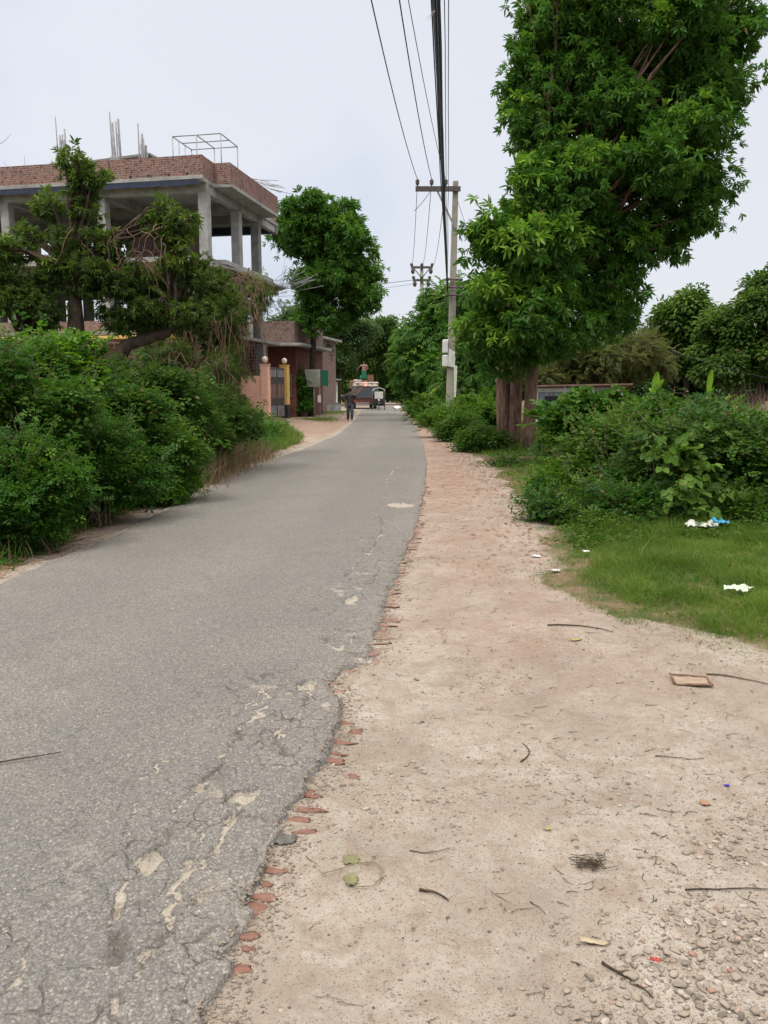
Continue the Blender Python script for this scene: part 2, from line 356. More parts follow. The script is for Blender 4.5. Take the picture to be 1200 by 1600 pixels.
def ground_mat():
    m = NT('ground'); P = m.obj
    n1 = m.noise(1.7,6,0.62); n2 = m.noise(22,6,0.7); n3 = m.noise(150,3,0.6)
    sand = m.ramp(n1,(0.3,(0.245,0.212,0.178,1)),(0.5,(0.35,0.312,0.266,1)),(0.72,(0.45,0.41,0.358,1)))
    sand = m.mix(m.ramp(n2,(0.42,0.0),(0.72,0.6)), sand, (0.23,0.178,0.137,1))
    n5 = m.noise(6.5,6,0.7,dist=0.6); sand = m.mix(m.ramp(n5,(0.48,0.0),(0.64,0.6)), sand, (0.235,0.175,0.135,1)); n6 = m.noise(0.8,5,0.7,dist=1.2); sand = m.mix(m.ramp(n6,(0.42,0.0),(0.6,0.45)), sand, (0.265,0.208,0.168,1)); n8=m.noise(13,5,0.8,dist=1.0); sand = m.mix(m.ramp(n8,(0.60,0.0),(0.68,0.7)), sand, (0.19,0.145,0.115,1))
    red = m.attr('red'); rn = m.noise(5,6,0.75); rf = m.math('MULTIPLY', red, m.ramp(rn,(0.35,0.15),(0.62,1.0)), True)
    sand = m.mix(rf, sand, m.ramp(n2,(0.3,(0.20,0.095,0.07,1)),(0.7,(0.31,0.19,0.14,1))))
    # broken small stones and crumbs lying in the dust
    v = m.vor(75); sel = m.n('ShaderNodeSeparateColor'); m.l(v.outputs['Color'],sel.inputs[0])
    gm = m.math('ADD', m.math('MULTIPLY', m.attr('grav'), 0.75), m.ramp(m.noise(2.2,4,0.7),(0.50,0.03),(0.75,0.34)))
    pick = m.math('LESS_THAN', sel.outputs[0], gm); near = m.math('LESS_THAN', v.outputs['Distance'], 0.40)
    st = m.math('MULTIPLY', pick, near)
    sand = m.mix(st, sand, m.ramp(sel.outputs[1],(0.0,(0.16,0.13,0.115,1)),(0.6,(0.34,0.30,0.27,1)),(1.0,(0.52,0.48,0.43,1))))
    v2 = m.vor(260); s2 = m.n('ShaderNodeSeparateColor'); m.l(v2.outputs['Color'],s2.inputs[0])
    sp = m.math('LESS_THAN', s2.outputs[0], 0.09); sand = m.mix(m.math('MULTIPLY',sp,0.8), sand, (0.17,0.125,0.10,1))
    vg = m.attr('veg'); soil = m.ramp(n2,(0.3,(0.10,0.075,0.045,1)),(0.7,(0.22,0.17,0.10,1)))
    soil = m.mix(m.ramp(m.noise(3.5,5),(0.45,0.0),(0.6,0.85)), soil, (0.055,0.085,0.025,1))
    c = m.mix(m.ramp(m.math('ADD', vg, m.math('MULTIPLY',m.math('SUBTRACT',n2,0.5),0.9)),(0.35,0.0),(0.6,1.0)), sand, soil)
    m.col(c); m.rough(0.95,0.12)
    b1 = m.bump(m.math('ADD',n1,m.math('MULTIPLY',n5,0.6)),0.5,0.06); b2 = m.bump(n2,0.8,0.02,b1); b3 = m.bump(m.math('MULTIPLY',st,m.math('SUBTRACT',0.45,v.outputs['Distance'])),0.9,0.02,b2); m.bump(n3,0.35,0.004,b3)
    return m.m
g = raw_mesh('ground', np.stack([Xf,Yf,Z],-1), quads, ground_mat(), smooth=True, attrs={'veg':veg,'red':np.clip(red,0,1),'grav':grav})
tag(g, kind='structure', label='pale sandy roadside ground with green and brown soil beyond', cat='ground')

# road rows -----------------------------------------------------
def zz(pts): return [ (Gd(p[0]/1143*500, p[1]/1600*700+900)) for p in pts]
cracks = [zz(c) for c in (
 [(960,430),(930,520),(860,570),(845,620),(780,690),(745,720),(700,790),(650,850),(615,910),(580,960),(575,1005),(520,1045),(480,1075)],
 [(1100,400),(1080,480),(1040,560),(995,600),(1000,640),(1040,670)],
 [(905,800),(860,870),(830,920),(790,990),(740,1050),(690,1085)], [(690,1085),(640,1110),(600,1190),(575,1280),(545,1340),(520,1375),(490,1440),(465,1490),(410,1530),(400,1590)],
 [(480,825),(478,870),(455,960),(462,1000)], [(470,1090),(430,1155),(415,1210),(385,1265),(400,1330),(430,1370),(400,1450)],
 [(745,1130),(700,1180),(655,1225)], [(900,790),(820,800),(700,980),(640,1000)], [(100,1370),(85,1440),(20,1540)], [(785,480),(795,540)], [(690,620),(640,660),(550,715),(520,760)],
 [(960,900),(900,880),(830,900)], [(230,610),(300,560),(380,500)], [(20,1300),(60,1250)])]
cw = [0.010,0.008,0.010,0.011,0.007,0.009,0.008,0.005,0.006,0.006,0.006,0.006,0.003,0.004]
cracks += [[Gd(*p) for p in c] for c in ([(540,905),(575,870),(600,830),(590,800)],[(600,760),(615,735),(640,720)],[(500,1000),(530,1020),(560,1000)],[(470,1075),(420,1080),(380,1120)])]
cw += [0.008,0.009,0.008,0.006]
holes = [(Gd(627,792),0.24,0.27),(Gd(549,942),0.085,0.16),(Gd(386,1253),0.05,0.065),(Gd(478,1078),0.06,0.09),(Gd(312,1240),0.025,0.06),(Gd(345,1340),0.035,0.04),(Gd(232,1355),0.035,0.05),(Gd(290,1365),0.02,0.04),(Gd(222,1500),0.03,0.045),(Gd(180,1440),0.02,0.04),(Gd(362,1290),0.03,0.03),(Gd(455,1130),0.03,0.05),(Gd(318,1410),0.02,0.05)]
yy = [-6,-4,-2,-1,0,0.6,1.0,1.3]+spaced(1.45,5.8,0.009,1.0); yy += spaced(yy[-1]+0.01,70,0.011,1.011)
yy = np.array(yy); yy = yy[yy <= 70]
un = np.concatenate([np.linspace(0,0.5,62)[:-1], np.linspace(0.5,1,150)])
e1 = (fbm(yy*9,yy*0,4,41)-0.5)*0.09 + (fbm(yy*40,yy*0+5,3,42)-0.5)*0.035
e1 = e1*np.where(yy<9,1,np.maximum(0.3,9/yy))
e2 = (fbm(yy*3,yy*0+8,4,43)-0.5)*0.10 + (fbm(yy*20,yy*0+5,3,44)-0.5)*0.04
RR = xr(yy)+e1; LL = xl(yy)+e2
RX = LL[:,None]*(1-un)+RR[:,None]*un; RY = np.repeat(yy[:,None],len(un),1)
dR = RR[:,None]-RX; dL = RX-LL[:,None]
px_ = RX + (fbm(RX*16,RY*16,4,51)-0.5)*0.11; py_ = RY + (fbm(RX*16+9,RY*16+4,4,52)-0.5)*0.13
crk = np.zeros_like(RX)
for line, w in zip(cracks, cw):
    x0 = min(p[0] for p in line)-0.15; x1 = max(p[0] for p in line)+0.15; y0 = min(p[1] for p in line)-0.15; y1 = max(p[1] for p in line)+0.15
    m_ = (RX>x0)&(RX<x1)&(RY>y0)&(RY<y1)
    if not m_.any(): continue
    qx, qy = px_[m_], py_[m_]; d = np.full(qx.shape, 9.0)
    for a, b in zip(line[:-1], line[1:]):
        ex, ey = b[0]-a[0], b[1]-a[1]; t = np.clip(((qx-a[0])*ex+(qy-a[1])*ey)/(ex*ex+ey*ey+1e-9),0,1)
        d = np.minimum(d, np.hypot(qx-a[0]-t*ex, qy-a[1]-t*ey))
    ww = 0.85*w*(0.2+1.9*fbm(qx*12,qy*12,3,53)**1.5)
    crk[m_] = np.maximum(crk[m_], 1-sstep(ww*0.7, ww*1.6, d))
hol = np.zeros_like(RX)
for c, rx_, ry_ in holes:
    d = np.hypot((px_-c[0])/(rx_*.8), (py_-c[1])/(ry_*.85))+ (fbm(RX*30,RY*30,3,66)-.5)*1.1; hol = np.maximum(hol, 1-sstep(0.8,1.15,d))
Zr = 0.030 + (fbm(RX*0.6,RY*0.35,3,54)-0.5)*0.02 + (fbm(RX*5,RY*5,3,55)-0.5)*0.008
fine = (fbm(RX*38,RY*38,3,56)-0.5)*0.007*sstep(9,5,RY)
dmg = sstep(1.5,0.1,dR)*sstep(0.30,0.62,fbm(RX*1.8+2,RY*1.1,3,57)+0.18*sstep(0.9,0,dR))
dmg = np.maximum(dmg, 0.25*sstep(0.45,0.7,fbm(RX*1.1,RY*0.8,3,58)))*sstep(40,10,RY)
Zr += fine*(0.5+dmg) + dmg*(fbm(RX*12,RY*12,3,59)-0.55)*0.022*sstep(16,6,RY)
Zr -= crk*0.010 + hol*0.024
Zr -= sstep(0.07,0,dR)*0.012*(0.3+1.4*fbm(RY*9,RX*0+2,2,60))
Zr -= sstep(0.15,0,dL)*0.02
thick = np.where(yy<10,1,np.maximum(0.35,10/yy)); Zr = np.maximum(Zr*thick[:,None], -0.01)
crumble = fbm(RX*3,RY*3,4,61)
sandm = np.clip(np.maximum.reduce([hol, crk*sstep(0.38,0.5,fbm(RX*7,RY*7,3,62)), 0.85*sstep(0.10,0.0,dL)*crumble*1.6, 0.6*sstep(0.06,0,dR)*crumble, 0.55*sstep(0.62,0.8,fbm(RX*6,RY*6,4,63))*dmg]),0,1)
nrow, nc = RX.shape; V = np.stack([RX,RY,Zr],-1)
# edge skirts: one more column down each side
def skirt(xo, off): return np.stack([xo+off, yy, np.full_like(yy,-0.06)],-1)[:,None,:]
V = np.concatenate([skirt(LL,-0.02),V,skirt(RR,0.012)],1)
A = lambda a: np.concatenate([a[:,:1],a,a[:,-1:]],1)
U_ = np.repeat(un[None,:],nrow,0); trk = np.exp(-((U_-.27)/.10)**2)+np.exp(-((U_-.70)/.10)**2); dust = np.clip(np.exp(-((dR-.05)/.22)**2)*.6+np.exp(-((dL-.02)/.3)**2)*.8+.5*np.exp(-((U_-.5)/.09)**2)*fbm(RX*.8,RY*.5,3,64),0,1)*fbm(RX*1.5,RY*.9,3,65)*1.5
at = {'sandm':A(sandm),'crk':A(crk),'dmg':A(dmg),'trk':A(trk),'dust':A(np.clip(dust,0,1))}
# far bend to the right
cl = [(-0.33,70),(0.0,76),(0.9,83),(2.8,89.5),(6,94.5),(11,98),(20,101),(40,103),(80,104)]
fr = []
for i,(cx,cy) in enumerate(cl[1:],1):
    a = cl[i-1]; b = cl[min(i+1,len(cl)-1)]; tx,ty = b[0]-a[0],b[1]-a[1]; n_=math.hypot(tx,ty); nxx,nyy = ty/n_,-tx/n_
    uu = np.concatenate([[-1],np.linspace(-1,1,nc),[1]])
    fr.append(np.stack([cx+nxx*uu*1.68, cy+nyy*uu*1.68, np.where(np.arange(nc+2)%(nc+1)==0,-0.06,0.02)],-1))
V = np.concatenate([V,np.array(fr)],0); nrow2, nc2 = V.shape[:2]
at = {k:np.concatenate([v,np.zeros((len(fr),nc2))],0).ravel() for k,v in at.items()}
idx = np.arange(nrow2*nc2).reshape(nrow2,nc2)
rq = np.stack([idx[:-1,:-1],idx[:-1,1:],idx[1:,1:],idx[1:,:-1]],-1).reshape(-1,4)
def road_mat():
    m = NT('asphalt'); n1 = m.noise(0.55,6,0.6); n2 = m.noise(35,5,0.7); n4 = m.noise(5,5,0.7)
    base = m.ramp(n1,(0.3,(0.170,0.162,0.152,1)),(0.7,(0.235,0.226,0.212,1)))
    base = m.mix(m.ramp(n4,(0.4,0.0),(0.75,0.35)), base, (0.33,0.29,0.24,1))
    base = m.mix(m.ramp(n4,(0.25,0.5),(0.45,0.0)), base, (0.215,0.195,0.18,1))
    lk = m.noise(0.9,5,0.75,dist=0.8); base = m.mix(m.ramp(lk,(0.48,0.0),(0.62,0.45)), base, (0.30,0.272,0.235,1))
    v = m.vor(115); s3 = m.n('ShaderNodeSeparateColor'); m.l(v.outputs['Color'],s3.inputs[0])
    stone = m.ramp(s3.outputs[0],(0.0,(0.11,0.103,0.093,1)),(0.55,(0.235,0.223,0.204,1)),(0.93,(0.33,0.314,0.288,1)),(1.0,(0.60,0.57,0.52,1)))
    n11 = m.noise(2.3,6,0.8,dist=1.0); base = m.mix(m.ramp(n11,(0.34,0.6),(0.46,0.0)), base, (0.135,0.125,0.115,1)); base = m.mix(m.math('MULTIPLY',m.attr('trk'),0.35), base, (0.165,0.158,0.15,1)); base = m.mix(m.math('MULTIPLY',m.attr('dust'),m.ramp(n4,(0.35,0.2),(0.65,1.0))), base, (0.36,0.32,0.27,1))
    c = m.mix(0.40, base, stone); n9 = m.noise(58,5,0.8); c = m.mix(m.ramp(n9,(0.50,0.0),(0.62,0.75)), c, (0.105,0.095,0.085,1)); n10 = m.noise(85,3,0.7); c = m.mix(m.ramp(n10,(0.62,0.0),(0.70,0.8)), c, (0.42,0.40,0.37,1))
    c = m.mix(m.ramp(n2,(0.5,0.0),(0.8,0.6)), c, (0.09,0.085,0.08,1))
    c = m.mix(m.math('MULTIPLY',m.ramp(v.outputs['Distance'],(0.35,0.0),(0.65,1.0)),0.5), c, (0.085,0.08,0.078,1))
    # fine map cracking where the surface is worn
    wn = m.n('ShaderNodeTexNoise'); wn.inputs['Scale'].default_value = 9; m.l(m.obj,wn.inputs[0])
    va = m.n('ShaderNodeVectorMath', operation='MULTIPLY_ADD'); m.l(wn.outputs['Color'],va.inputs[0]); va.inputs[1].default_value=(0.12,0.12,0); m.l(m.obj,va.inputs[2])
    ve = m.vor(7.5,'DISTANCE_TO_EDGE',va.outputs[0]); line = m.ramp(ve.outputs['Distance'],(0.0,1.0),(0.035,0.0))
    gate = m.math('MULTIPLY', m.math('MULTIPLY',line,m.attr('dmg')), m.ramp(n4,(0.42,0.0),(0.55,1.0)))
    c = m.mix(m.math('MULTIPLY',gate,0.8), c, (0.075,0.07,0.065,1))
    c = m.mix(m.math('MULTIPLY',m.attr('crk'),0.75), c, (0.085,0.075,0.065,1))
    sm = m.math('ADD', m.attr('sandm'), m.math('MULTIPLY',m.math('SUBTRACT',n2,0.5),0.5))
    c = m.mix(m.ramp(sm,(0.35,0.0),(0.62,1.0)), c, m.ramp(n2,(0.3,(0.28,0.245,0.205,1)),(0.7,(0.40,0.36,0.305,1))))
    m.col(c); m.rough(0.9,0.22)
    b1 = m.bump(n2,0.5,0.010); b2 = m.bump(m.math('SUBTRACT',1.0,v.outputs['Distance']),0.7,0.007,b1); m.bump(m.math('SUBTRACT',1.0,gate),0.6,0.01,b2)
    return m.m
rd = raw_mesh('road', V.reshape(-1,3), rq, road_mat(), smooth=True, attrs=at)
tag(rd, kind='structure', label='narrow worn grey asphalt lane with a cracked ragged right edge', cat='road')

# ------------------------------------------------------------------ stones, bricks, litter on the shoulder
def ico(seed, sq=0.6, jit=0.22):
    import bmesh
    bm = bmesh.new(); bmesh.ops.create_icosphere(bm, subdivisions=2, radius=1.0); rr = random.Random(seed)
    ax = [Vector((rr.gauss(0,1),rr.gauss(0,1),rr.gauss(0,1))).normalized() for _ in range(9)]; cut = [rr.uniform(0.35,0.75) for _ in ax]
    vs = []
    for v in bm.verts:
        p = v.co.copy()
        for a, c in zip(ax,cut):
            d = p.dot(a)
            if d > c: p -= a*(d-c)
        vs.append((p.x,p.y*rr.uniform(0.97,1.03),p.z*sq))
    fs = [[v.index for v in f.verts] for f in bm.faces]; bm.free()
    return np.array(vs), np.array(fs)
def scatter(tpls, pos, scl, rot, tint, name, mat, tilt=None, **k):
    n = len(pos); which = rng.integers(0,len(tpls),n); Vs=[];Fs=[];As=[];off=0
    for w,(tv,tf) in enumerate(tpls):
        sel = np.where(which==w)[0]
        if not len(sel): continue
        c, s = np.cos(rot[sel]), np.sin(rot[sel]); z0 = np.zeros_like(c); o0 = np.ones_like(c)
        Rm = np.stack([np.stack([c,-s,z0],-1),np.stack([s,c,z0],-1),np.stack([z0,z0,o0],-1)],1)
        vv = np.einsum('nij,nvj->nvi',Rm, tv[None]*scl[sel][:,None,:])+pos[sel][:,None,:]
        Vs.append(vv.reshape(-1,3)); Fs.append((tf[None]+ (np.arange(len(sel))*len(tv))[:,None,None]+off).reshape(-1,tf.shape[1]))
        As.append(np.repeat(tint[sel],len(tv))); off += len(sel)*len(tv)
    F = np.concatenate(Fs); kw = dict(tris=F) if F.shape[1]==3 else {}
    return raw_mesh(name, np.concatenate(Vs), F if F.shape[1]==4 else None, mat, attrs={'tint':np.concatenate(As)}, **kw, **k)
def stone_mat():
    m = NT('stone'); t = m.attr('tint'); c = m.ramp(t,(0.0,(0.12,0.105,0.095,1)),(0.3,(0.20,0.17,0.14,1)),(0.75,(0.30,0.255,0.21,1)),(0.95,(0.42,0.375,0.33,1)),(1.0,(0.27,0.11,0.08,1)))
    n = m.noise(60,4); c = m.mix(m.ramp(n,(0.4,0.0),(0.7,0.6)), c, (0.33,0.265,0.20,1)); m.col(c); m.rough(0.9,0.15); m.bump(n,0.8,0.006); return m.m
M['stone'] = stone_mat()
stn = [ico(i) for i in range(8)]
def on_road(x,y): return (x>xl(y)-0.02)&(x<xr(y)+0.05)
def place_pts(n, x0,x1,y0,y1, dens):
    x = rng.uniform(x0,x1,n); y = rng.uniform(y0,y1,n); k = (rng.random(n) < dens(x,y))&(~on_road(x,y)); return x[k],y[k]
def gden(x,y):
    c = sstep(0.50,0.72,fbm(x*1.7+4,y*1.7,3,71))
    return np.clip(0.05+0.55*c+0.95*sstep(0.25,0.9,x-(y-1.9)*0.75)*sstep(3.3,2.3,y)*sstep(0.30,0.55,fbm(x*2.5,y*2.5,3,72)),0,1)*np.where(y<4.5,1,0.35)
gx,gy = place_pts(95000,-0.6,3.4,1.55,7.5,gden)
size = np.minimum(0.0018+rng.exponential(0.0020,len(gx))*(1+1.6*sstep(0.30,0.9,gx-(gy-1.9)*0.75)*sstep(3.2,2.4,gy)),0.015)
sc3 = np.stack([size*rng.uniform(0.8,1.5,len(gx)),size,size*rng.uniform(0.5,0.9,len(gx))],-1)
gr = scatter(stn,np.stack([gx,gy,gz(gx,gy)+size*0.15],-1),sc3,rng.uniform(0,6.28,len(gx)),rng.random(len(gx)),'gravel',M['stone'])
tag(gr,'small grey and brown gravel strewn over the sandy shoulder','gravel',kind='stuff')
ng=5200; ey=1.6+rng.random(ng)**1.4*7; ex=xr(ey)+rng.normal(0.02,0.05,ng); es=rng.uniform(.002,.0075,ng); ez=np.where(ex<xr(ey),0.02,gz(ex,ey)+es*.2)
ed_=scatter(stn,np.stack([ex,ey,ez],-1),np.stack([es*1.3,es,es*.8],-1),rng.uniform(0,6.28,ng),rng.uniform(0,.5,ng),'asphalt_crumbs',M['stone']); tag(ed_,'loose dark crumbs of broken asphalt along the ragged road edge','crumbs',kind='stuff')
# countable bigger stones
big = [(660,1125,.017,0.02),(338,1557,.013,0.15),(765,1452,.014,.15),(700,1430,.012,.05),(853,1540,.02,.2),(985,1525,.035,.6),(1040,1490,.03,.7),(1100,1480,.035,.6),(1095,1500,.026,.75),(1010,1560,.03,.6),(950,1580,.028,.5),
       (1150,1530,.03,.65),(1060,1540,.034,.55),(1180,1580,.03,.4),(900,1500,.022,.7),(970,1490,.025,.6),(1130,1570,.026,.7),(625,1530,.01,.05),(555,1468,.01,.02),(1070,1122,.012,.99),(900,1590,.025,.5),(1030,1590,.02,.35),(800,1590,.018,.3),(1170,1440,.018,.5),(1000,1340,.016,.6),(940,1390,.02,.35),(870,1440,.016,.4)]
def where_x(px): return 'right' if px>1000 else ('middle' if px>700 else 'left')
for i,(px,py,r,t) in enumerate(big):
    p = Gd(px,py); z = Gz(p.x,p.y)
    o = scatter([stn[i%8]],np.array([[p.x,p.y,z+r*0.2]]),np.array([[r*.72,r*.52,r*0.45]]),np.array([i*1.3]),np.array([t]),'stone',M['stone'])
    if i == 0: tag(o,'dark brown lump of stone alone on the smooth sand of the shoulder','stone')
    elif i == 1: tag(o,'blue-grey pebble close to the asphalt edge at the bottom of the photo','stone')
    elif i == 19: tag(o,'small red brick chip lying on pale sand below the cardboard tray','stone')
    else: tag(o,'dusty stone half sunk in the gravelly sand of the shoulder','stone','dusty stones in the gravel')
# worn bricks edging the asphalt
def brick_tpl(seed):
    v,f = ico(seed,0.5); v = v.copy(); p=4.0
    v[:,0]=np.sign(v[:,0])*np.abs(v[:,0])**0.8; v[:,1]=np.sign(v[:,1])*np.abs(v[:,1])**0.8
    th=np.arctan2(v[:,1],v[:,0]); q=1+0.22*np.sin(th*2+seed)+0.16*np.sin(th*3+seed*2.1)+0.12*np.sin(th*5+seed*1.3); v[:,0]*=q; v[:,1]*=q; v[:,2]+=0.12*np.sin(v[:,0]*6+seed)*np.cos(v[:,1]*5); return v,f
def bmat():
    m = NT('worn_brick'); n=m.noise(30,5,0.7); n0=m.noise(9,5,0.7); c=m.ramp(n,(0.3,(0.10,0.045,0.036,1)),(0.62,(0.20,0.085,0.066,1))); c=m.mix(m.math('MULTIPLY',m.attr('tint'),m.ramp(n0,(0.30,0.35),(0.62,1.0))),c,(0.32,0.25,0.19,1)); m.col(c); m.rough(0.9,0.15); m.bump(n,0.8,0.01); return m.m
M['wbrick']=bmat()
near = [(690/2.857+300,(130)/2.857+1080,.06,.022),(735/2.857+300,165/2.857+1080,.035,.04),(680/2.857+300,210/2.857+1080,.075,.03),(650/2.857+300,262/2.857+1080,.06,.015),(635/2.857+300,300/2.857+1080,.075,.04),
        (720/2.857+300,362/2.857+1080,.035,.018),(515/2.857+300,440/2.857+1080,.04,.03),(535/2.857+300,462/2.857+1080,.05,.025),(510/2.857+300,525/2.857+1080,.08,.028),(480/2.857+300,570/2.857+1080,.06,.03),(510/2.857+300,630/2.857+1080,.045,.022),
        (390/2.857+300,800/2.857+1080,.055,.022),(335/2.857+300,855/2.857+1080,.025,.02),(330/2.857+300,915/2.857+1080,.06,.03),(285/2.857+300,960/2.857+1080,.05,.03),(248/2.857+300,1005/2.857+1080,.03,.022),(240/2.857+300,1098/2.857+1080,.05,.03),(250/2.857+300,1155/2.857+1080,.025,.015),(205/2.857+300,1245/2.857+1080,.055,.03)]
bl = []
for px,py,hl,hw in near:
    p = Gd(px,py); bl.append((max(p.x,float(xr(p.y))+hl*0.55),p.y,hl,hw,0.009))
y = 3.95
while y < 13.0:
    hl = random.uniform(0.035,0.09)*(1.1 if y<7 else 1.0); bl.append((float(xr(y))+hl*0.62+random.uniform(-.02,.012),y,hl,random.uniform(0.024,0.036),random.uniform(0.002,0.010)))
    y += random.uniform(0.085,0.125)*(1 if y<9 else 1.35)*(2.2 if random.random()<.13 else 1)
for i,(bx,by,hl,hw,up) in enumerate(bl):
    tv,tf = brick_tpl(100+i%9)
    o = scatter([(tv,tf)],np.array([[bx,by,Gz(bx,by)+(up-0.008 if by<3.95 else up*1.1-0.006)]]),np.array([[hl,hw,0.016 if by<3.95 else 0.024]]),np.array([random.uniform(-.2,.2)]),np.array([0.25 if by<3.95 else random.uniform(.35,.8)]),'brick',M['wbrick'])
    if by<3.95: tag(o,'worn red brick just showing through sand beside the near asphalt edge','brick','worn bricks showing at the near road edge')
    else: tag(o,'dusty brick laid on edge in the row bordering the asphalt','brick','dusty bricks in a row along the road edge')
# twigs: litter as stuff, and the countable sticks
def stickmesh(mb, p, ang, ln, r, bend, seed):
    rr = random.Random(seed); pts=[]; n=7
    for i in range(n):
        t=i/(n-1)-0.5; x=p[0]+math.cos(ang)*t*ln - math.sin(ang)*bend*ln*(0.25-t*t)*1.0+rr.uniform(-.01,.01)*ln; y=p[1]+math.sin(ang)*t*ln+math.cos(ang)*bend*ln*(0.25-t*t)
        zz_=float(gz(np.array([x]),np.array([y]))[0]) if not (xl(y)<x<xr(y)) else 0.04
        pts.append((x,y,zz_+r+0.001+rr.uniform(0,.004)))
    mb.tube(pts,[r*(1-0.55*i/(n-1)) for i in range(n)],5)
M['litter']=bark('litter',(0.07,0.05,0.035),(0.28,0.21,0.15),9)
mb = MB(); cnt=0
while cnt<430:
    y = 1.7+random.random()**1.5*15; x = random.uniform(float(xr(y))+0.1, min(float(xv(y))+0.3, 4.0)); 
    if random.random() > 0.25+1.3*vnoise(np.array([x*1.5]),np.array([y*1.5]),81)[0]**2: continue
    stickmesh(mb,(x,y),random.gauss(0,0.9),random.uniform(0.012,0.075)*(1+y*0.06),random.uniform(0.0007,0.0017)*(1+y*0.06),random.uniform(-.6,.6),cnt); cnt+=1
tag(mb.build('twig_litter',M['litter']),'thin dark twigs and straw scattered over the sandy shoulder','twig litter',kind='stuff')
def stick(label,px,py,ang,ln,r,bend,mat='bark_dark'):
    m2=MB(); p=Gd(px,py); stickmesh(m2,(p.x,p.y),ang,ln,r,bend,int(px)); o=m2.build('twig',M[mat]); tag(o,label,'twig')
stick('long thin dark twig on gravel reaching the right edge of the photo',1145,1392,0.03,0.30,.0030,0.05)
stick('curved pale brown stem lying on bare sand well below the cardboard tray',1062,1182,-0.12,0.20,.0030,-0.5,'twig')
stick('short hooked brown stem standing out on the smooth middle sand',815,1172,1.35,0.19,.0035,-0.7)
stick('split brown pod-like twig beside the green rag',678,1398,-0.5,0.10,.005,0.5)
stick('thick dark twig in the gravel pointing to the red scrap',980,1530,-0.9,0.16,.0045,0.15)
stick('thin bent twig curving over sand above the green rag',672,1326,0.15,0.14,.002,-0.5)
stick('brown stem lying on the sand near the grass corner',905,985,-0.4,0.42,.0055,0.45)
stick('long arched stem on sand under the grass verge at the right',1165,1065,-0.5,0.40,.005,0.4,'twig')
stick('grey branch tip lying on the asphalt at the left edge',22,1205,0.42,0.36,.0045,0.1)
m3=MB(); cnt=0
while cnt<330:
    y=random.uniform(1.75,3.1); x=random.uniform(.35,2.3)
    if x-(y-1.9)*.75<.25 and random.random()<.85: continue
    stickmesh(m3,(x,y),random.gauss(0,1.2),random.uniform(.01,.05),random.uniform(.0006,.0018),random.uniform(-.9,.9),cnt+3000); cnt+=1
tag(m3.build('root_debris',M['bark_dark']),'dark fibrous debris caught between the gravel stones in the bottom right','debris',kind='stuff')
# ball of dry roots
m2=MB(); p=Gd(922,1352)
for i in range(46):
    q=(p.x+random.gauss(0,.025),p.y+random.gauss(0,.02)); stickmesh(m2,q,random.gauss(0.4,0.7),random.uniform(.04,.09),.0014,random.uniform(-.8,.8),i+900)
o=m2.build('root_tuft',M['bark_dark']); o.location.z=0.006; tag(o,'matted tuft of dark brown dry roots lying on sandy gravel','root tuft')
# ------------------------------------------------------------------ thin litter things
def sheet(name,label,cat,px,py,w,h,rz,mat,seed,lift=0.01,crum=0.012,nx=10,ny=8,z=None,taper=0.0,**k):
    p=Gd(px,py); z0=(Gz(p.x,p.y) if z is None else z)+lift; us=np.linspace(-1,1,nx); vs_=np.linspace(-1,1,ny); U,Vv=np.meshgrid(us,vs_)
    n=(fbm(U*2.2+seed,Vv*2.2,3,seed)-0.5)*2*crum*2; n2=(fbm(U*2.3+seed,Vv*2.3+3,3,seed+3)-0.5)*0.9
    x=U*w/2*(1+n2)*(1-taper*Vv*0.5)*np.sqrt(1-0.45*Vv**2); y=Vv*h/2*(1+n2)*np.sqrt(1-0.45*U**2); c,s=math.cos(rz),math.sin(rz)
    P=np.stack([p.x+c*x-s*y,p.y+s*x+c*y,z0+np.abs(n)+crum*0.3],-1).reshape(-1,3); idx=np.arange(nx*ny).reshape(ny,nx)
    q=np.stack([idx[:-1,:-1],idx[:-1,1:],idx[1:,1:],idx[1:,:-1]],-1).reshape(-1,4)
    o=raw_mesh(name,P,q,mat,smooth=True); so=o.modifiers.new('solid','SOLIDIFY'); so.thickness=0.0015; tag(o,label,cat,**k); return o
M['plastic_white']=simple('plastic_white',(0.60,0.61,0.57,1),0.4,0.15,12,0.2,spec=0.5,dirt=(0.40,0.36,0.30,1))
M['plastic_blue']=simple('plastic_blue',(0.06,0.33,0.62,1),0.35,0.1,12,0.2,spec=0.5)
M['plastic_green']=simple('plastic_green',(0.55,0.66,0.48,1),0.35,0.15,14,0.2,spec=0.5)
M['card']=simple('card',(0.30,0.225,0.165,1),0.9,0.2,12,0.3); M['card_dark']=simple('card_dark',(0.17,0.105,0.075,1),0.9,0.3,12,0.3)
M['rag']=simple('rag',(0.20,0.195,0.10,1),0.9,0.3,18,0.5); M['purple']=simple('purple',(0.06,0.03,0.32,1),0.5,0.2,9,0); M['redscrap']=simple('redscrap',(0.42,0.06,0.05,1),0.5,0.2,9,0.2)
M['husk']=simple('husk',(0.36,0.30,0.20,1),.8,.25,20,.2); M['leafdry']=simple('leafdry',(0.33,0.19,0.12,1),0.8,0.25,20,0.2); M['leafyel']=simple('leafyel',(0.28,0.26,0.09,1),0.7,0.25,20,0.2)
pk=empty('plastic_sack',Gd(1100,850)+Vector((0,0,0.12)),label='crumpled white and blue plastic sack lying on the grass verge',cat='plastic sack')
a=sheet('white_panel',None,None,1092,850,0.36,0.30,-0.1,M['plastic_white'],5,lift=0.06,crum=0.055); b=sheet('blue_panel',None,None,1122,848,0.17,0.24,0.12,M['plastic_blue'],9,lift=0.09,crum=0.05)
for q in (a,b):
    q.parent=pk; q.matrix_parent_inverse=Matrix.Translation(pk.location).inverted()
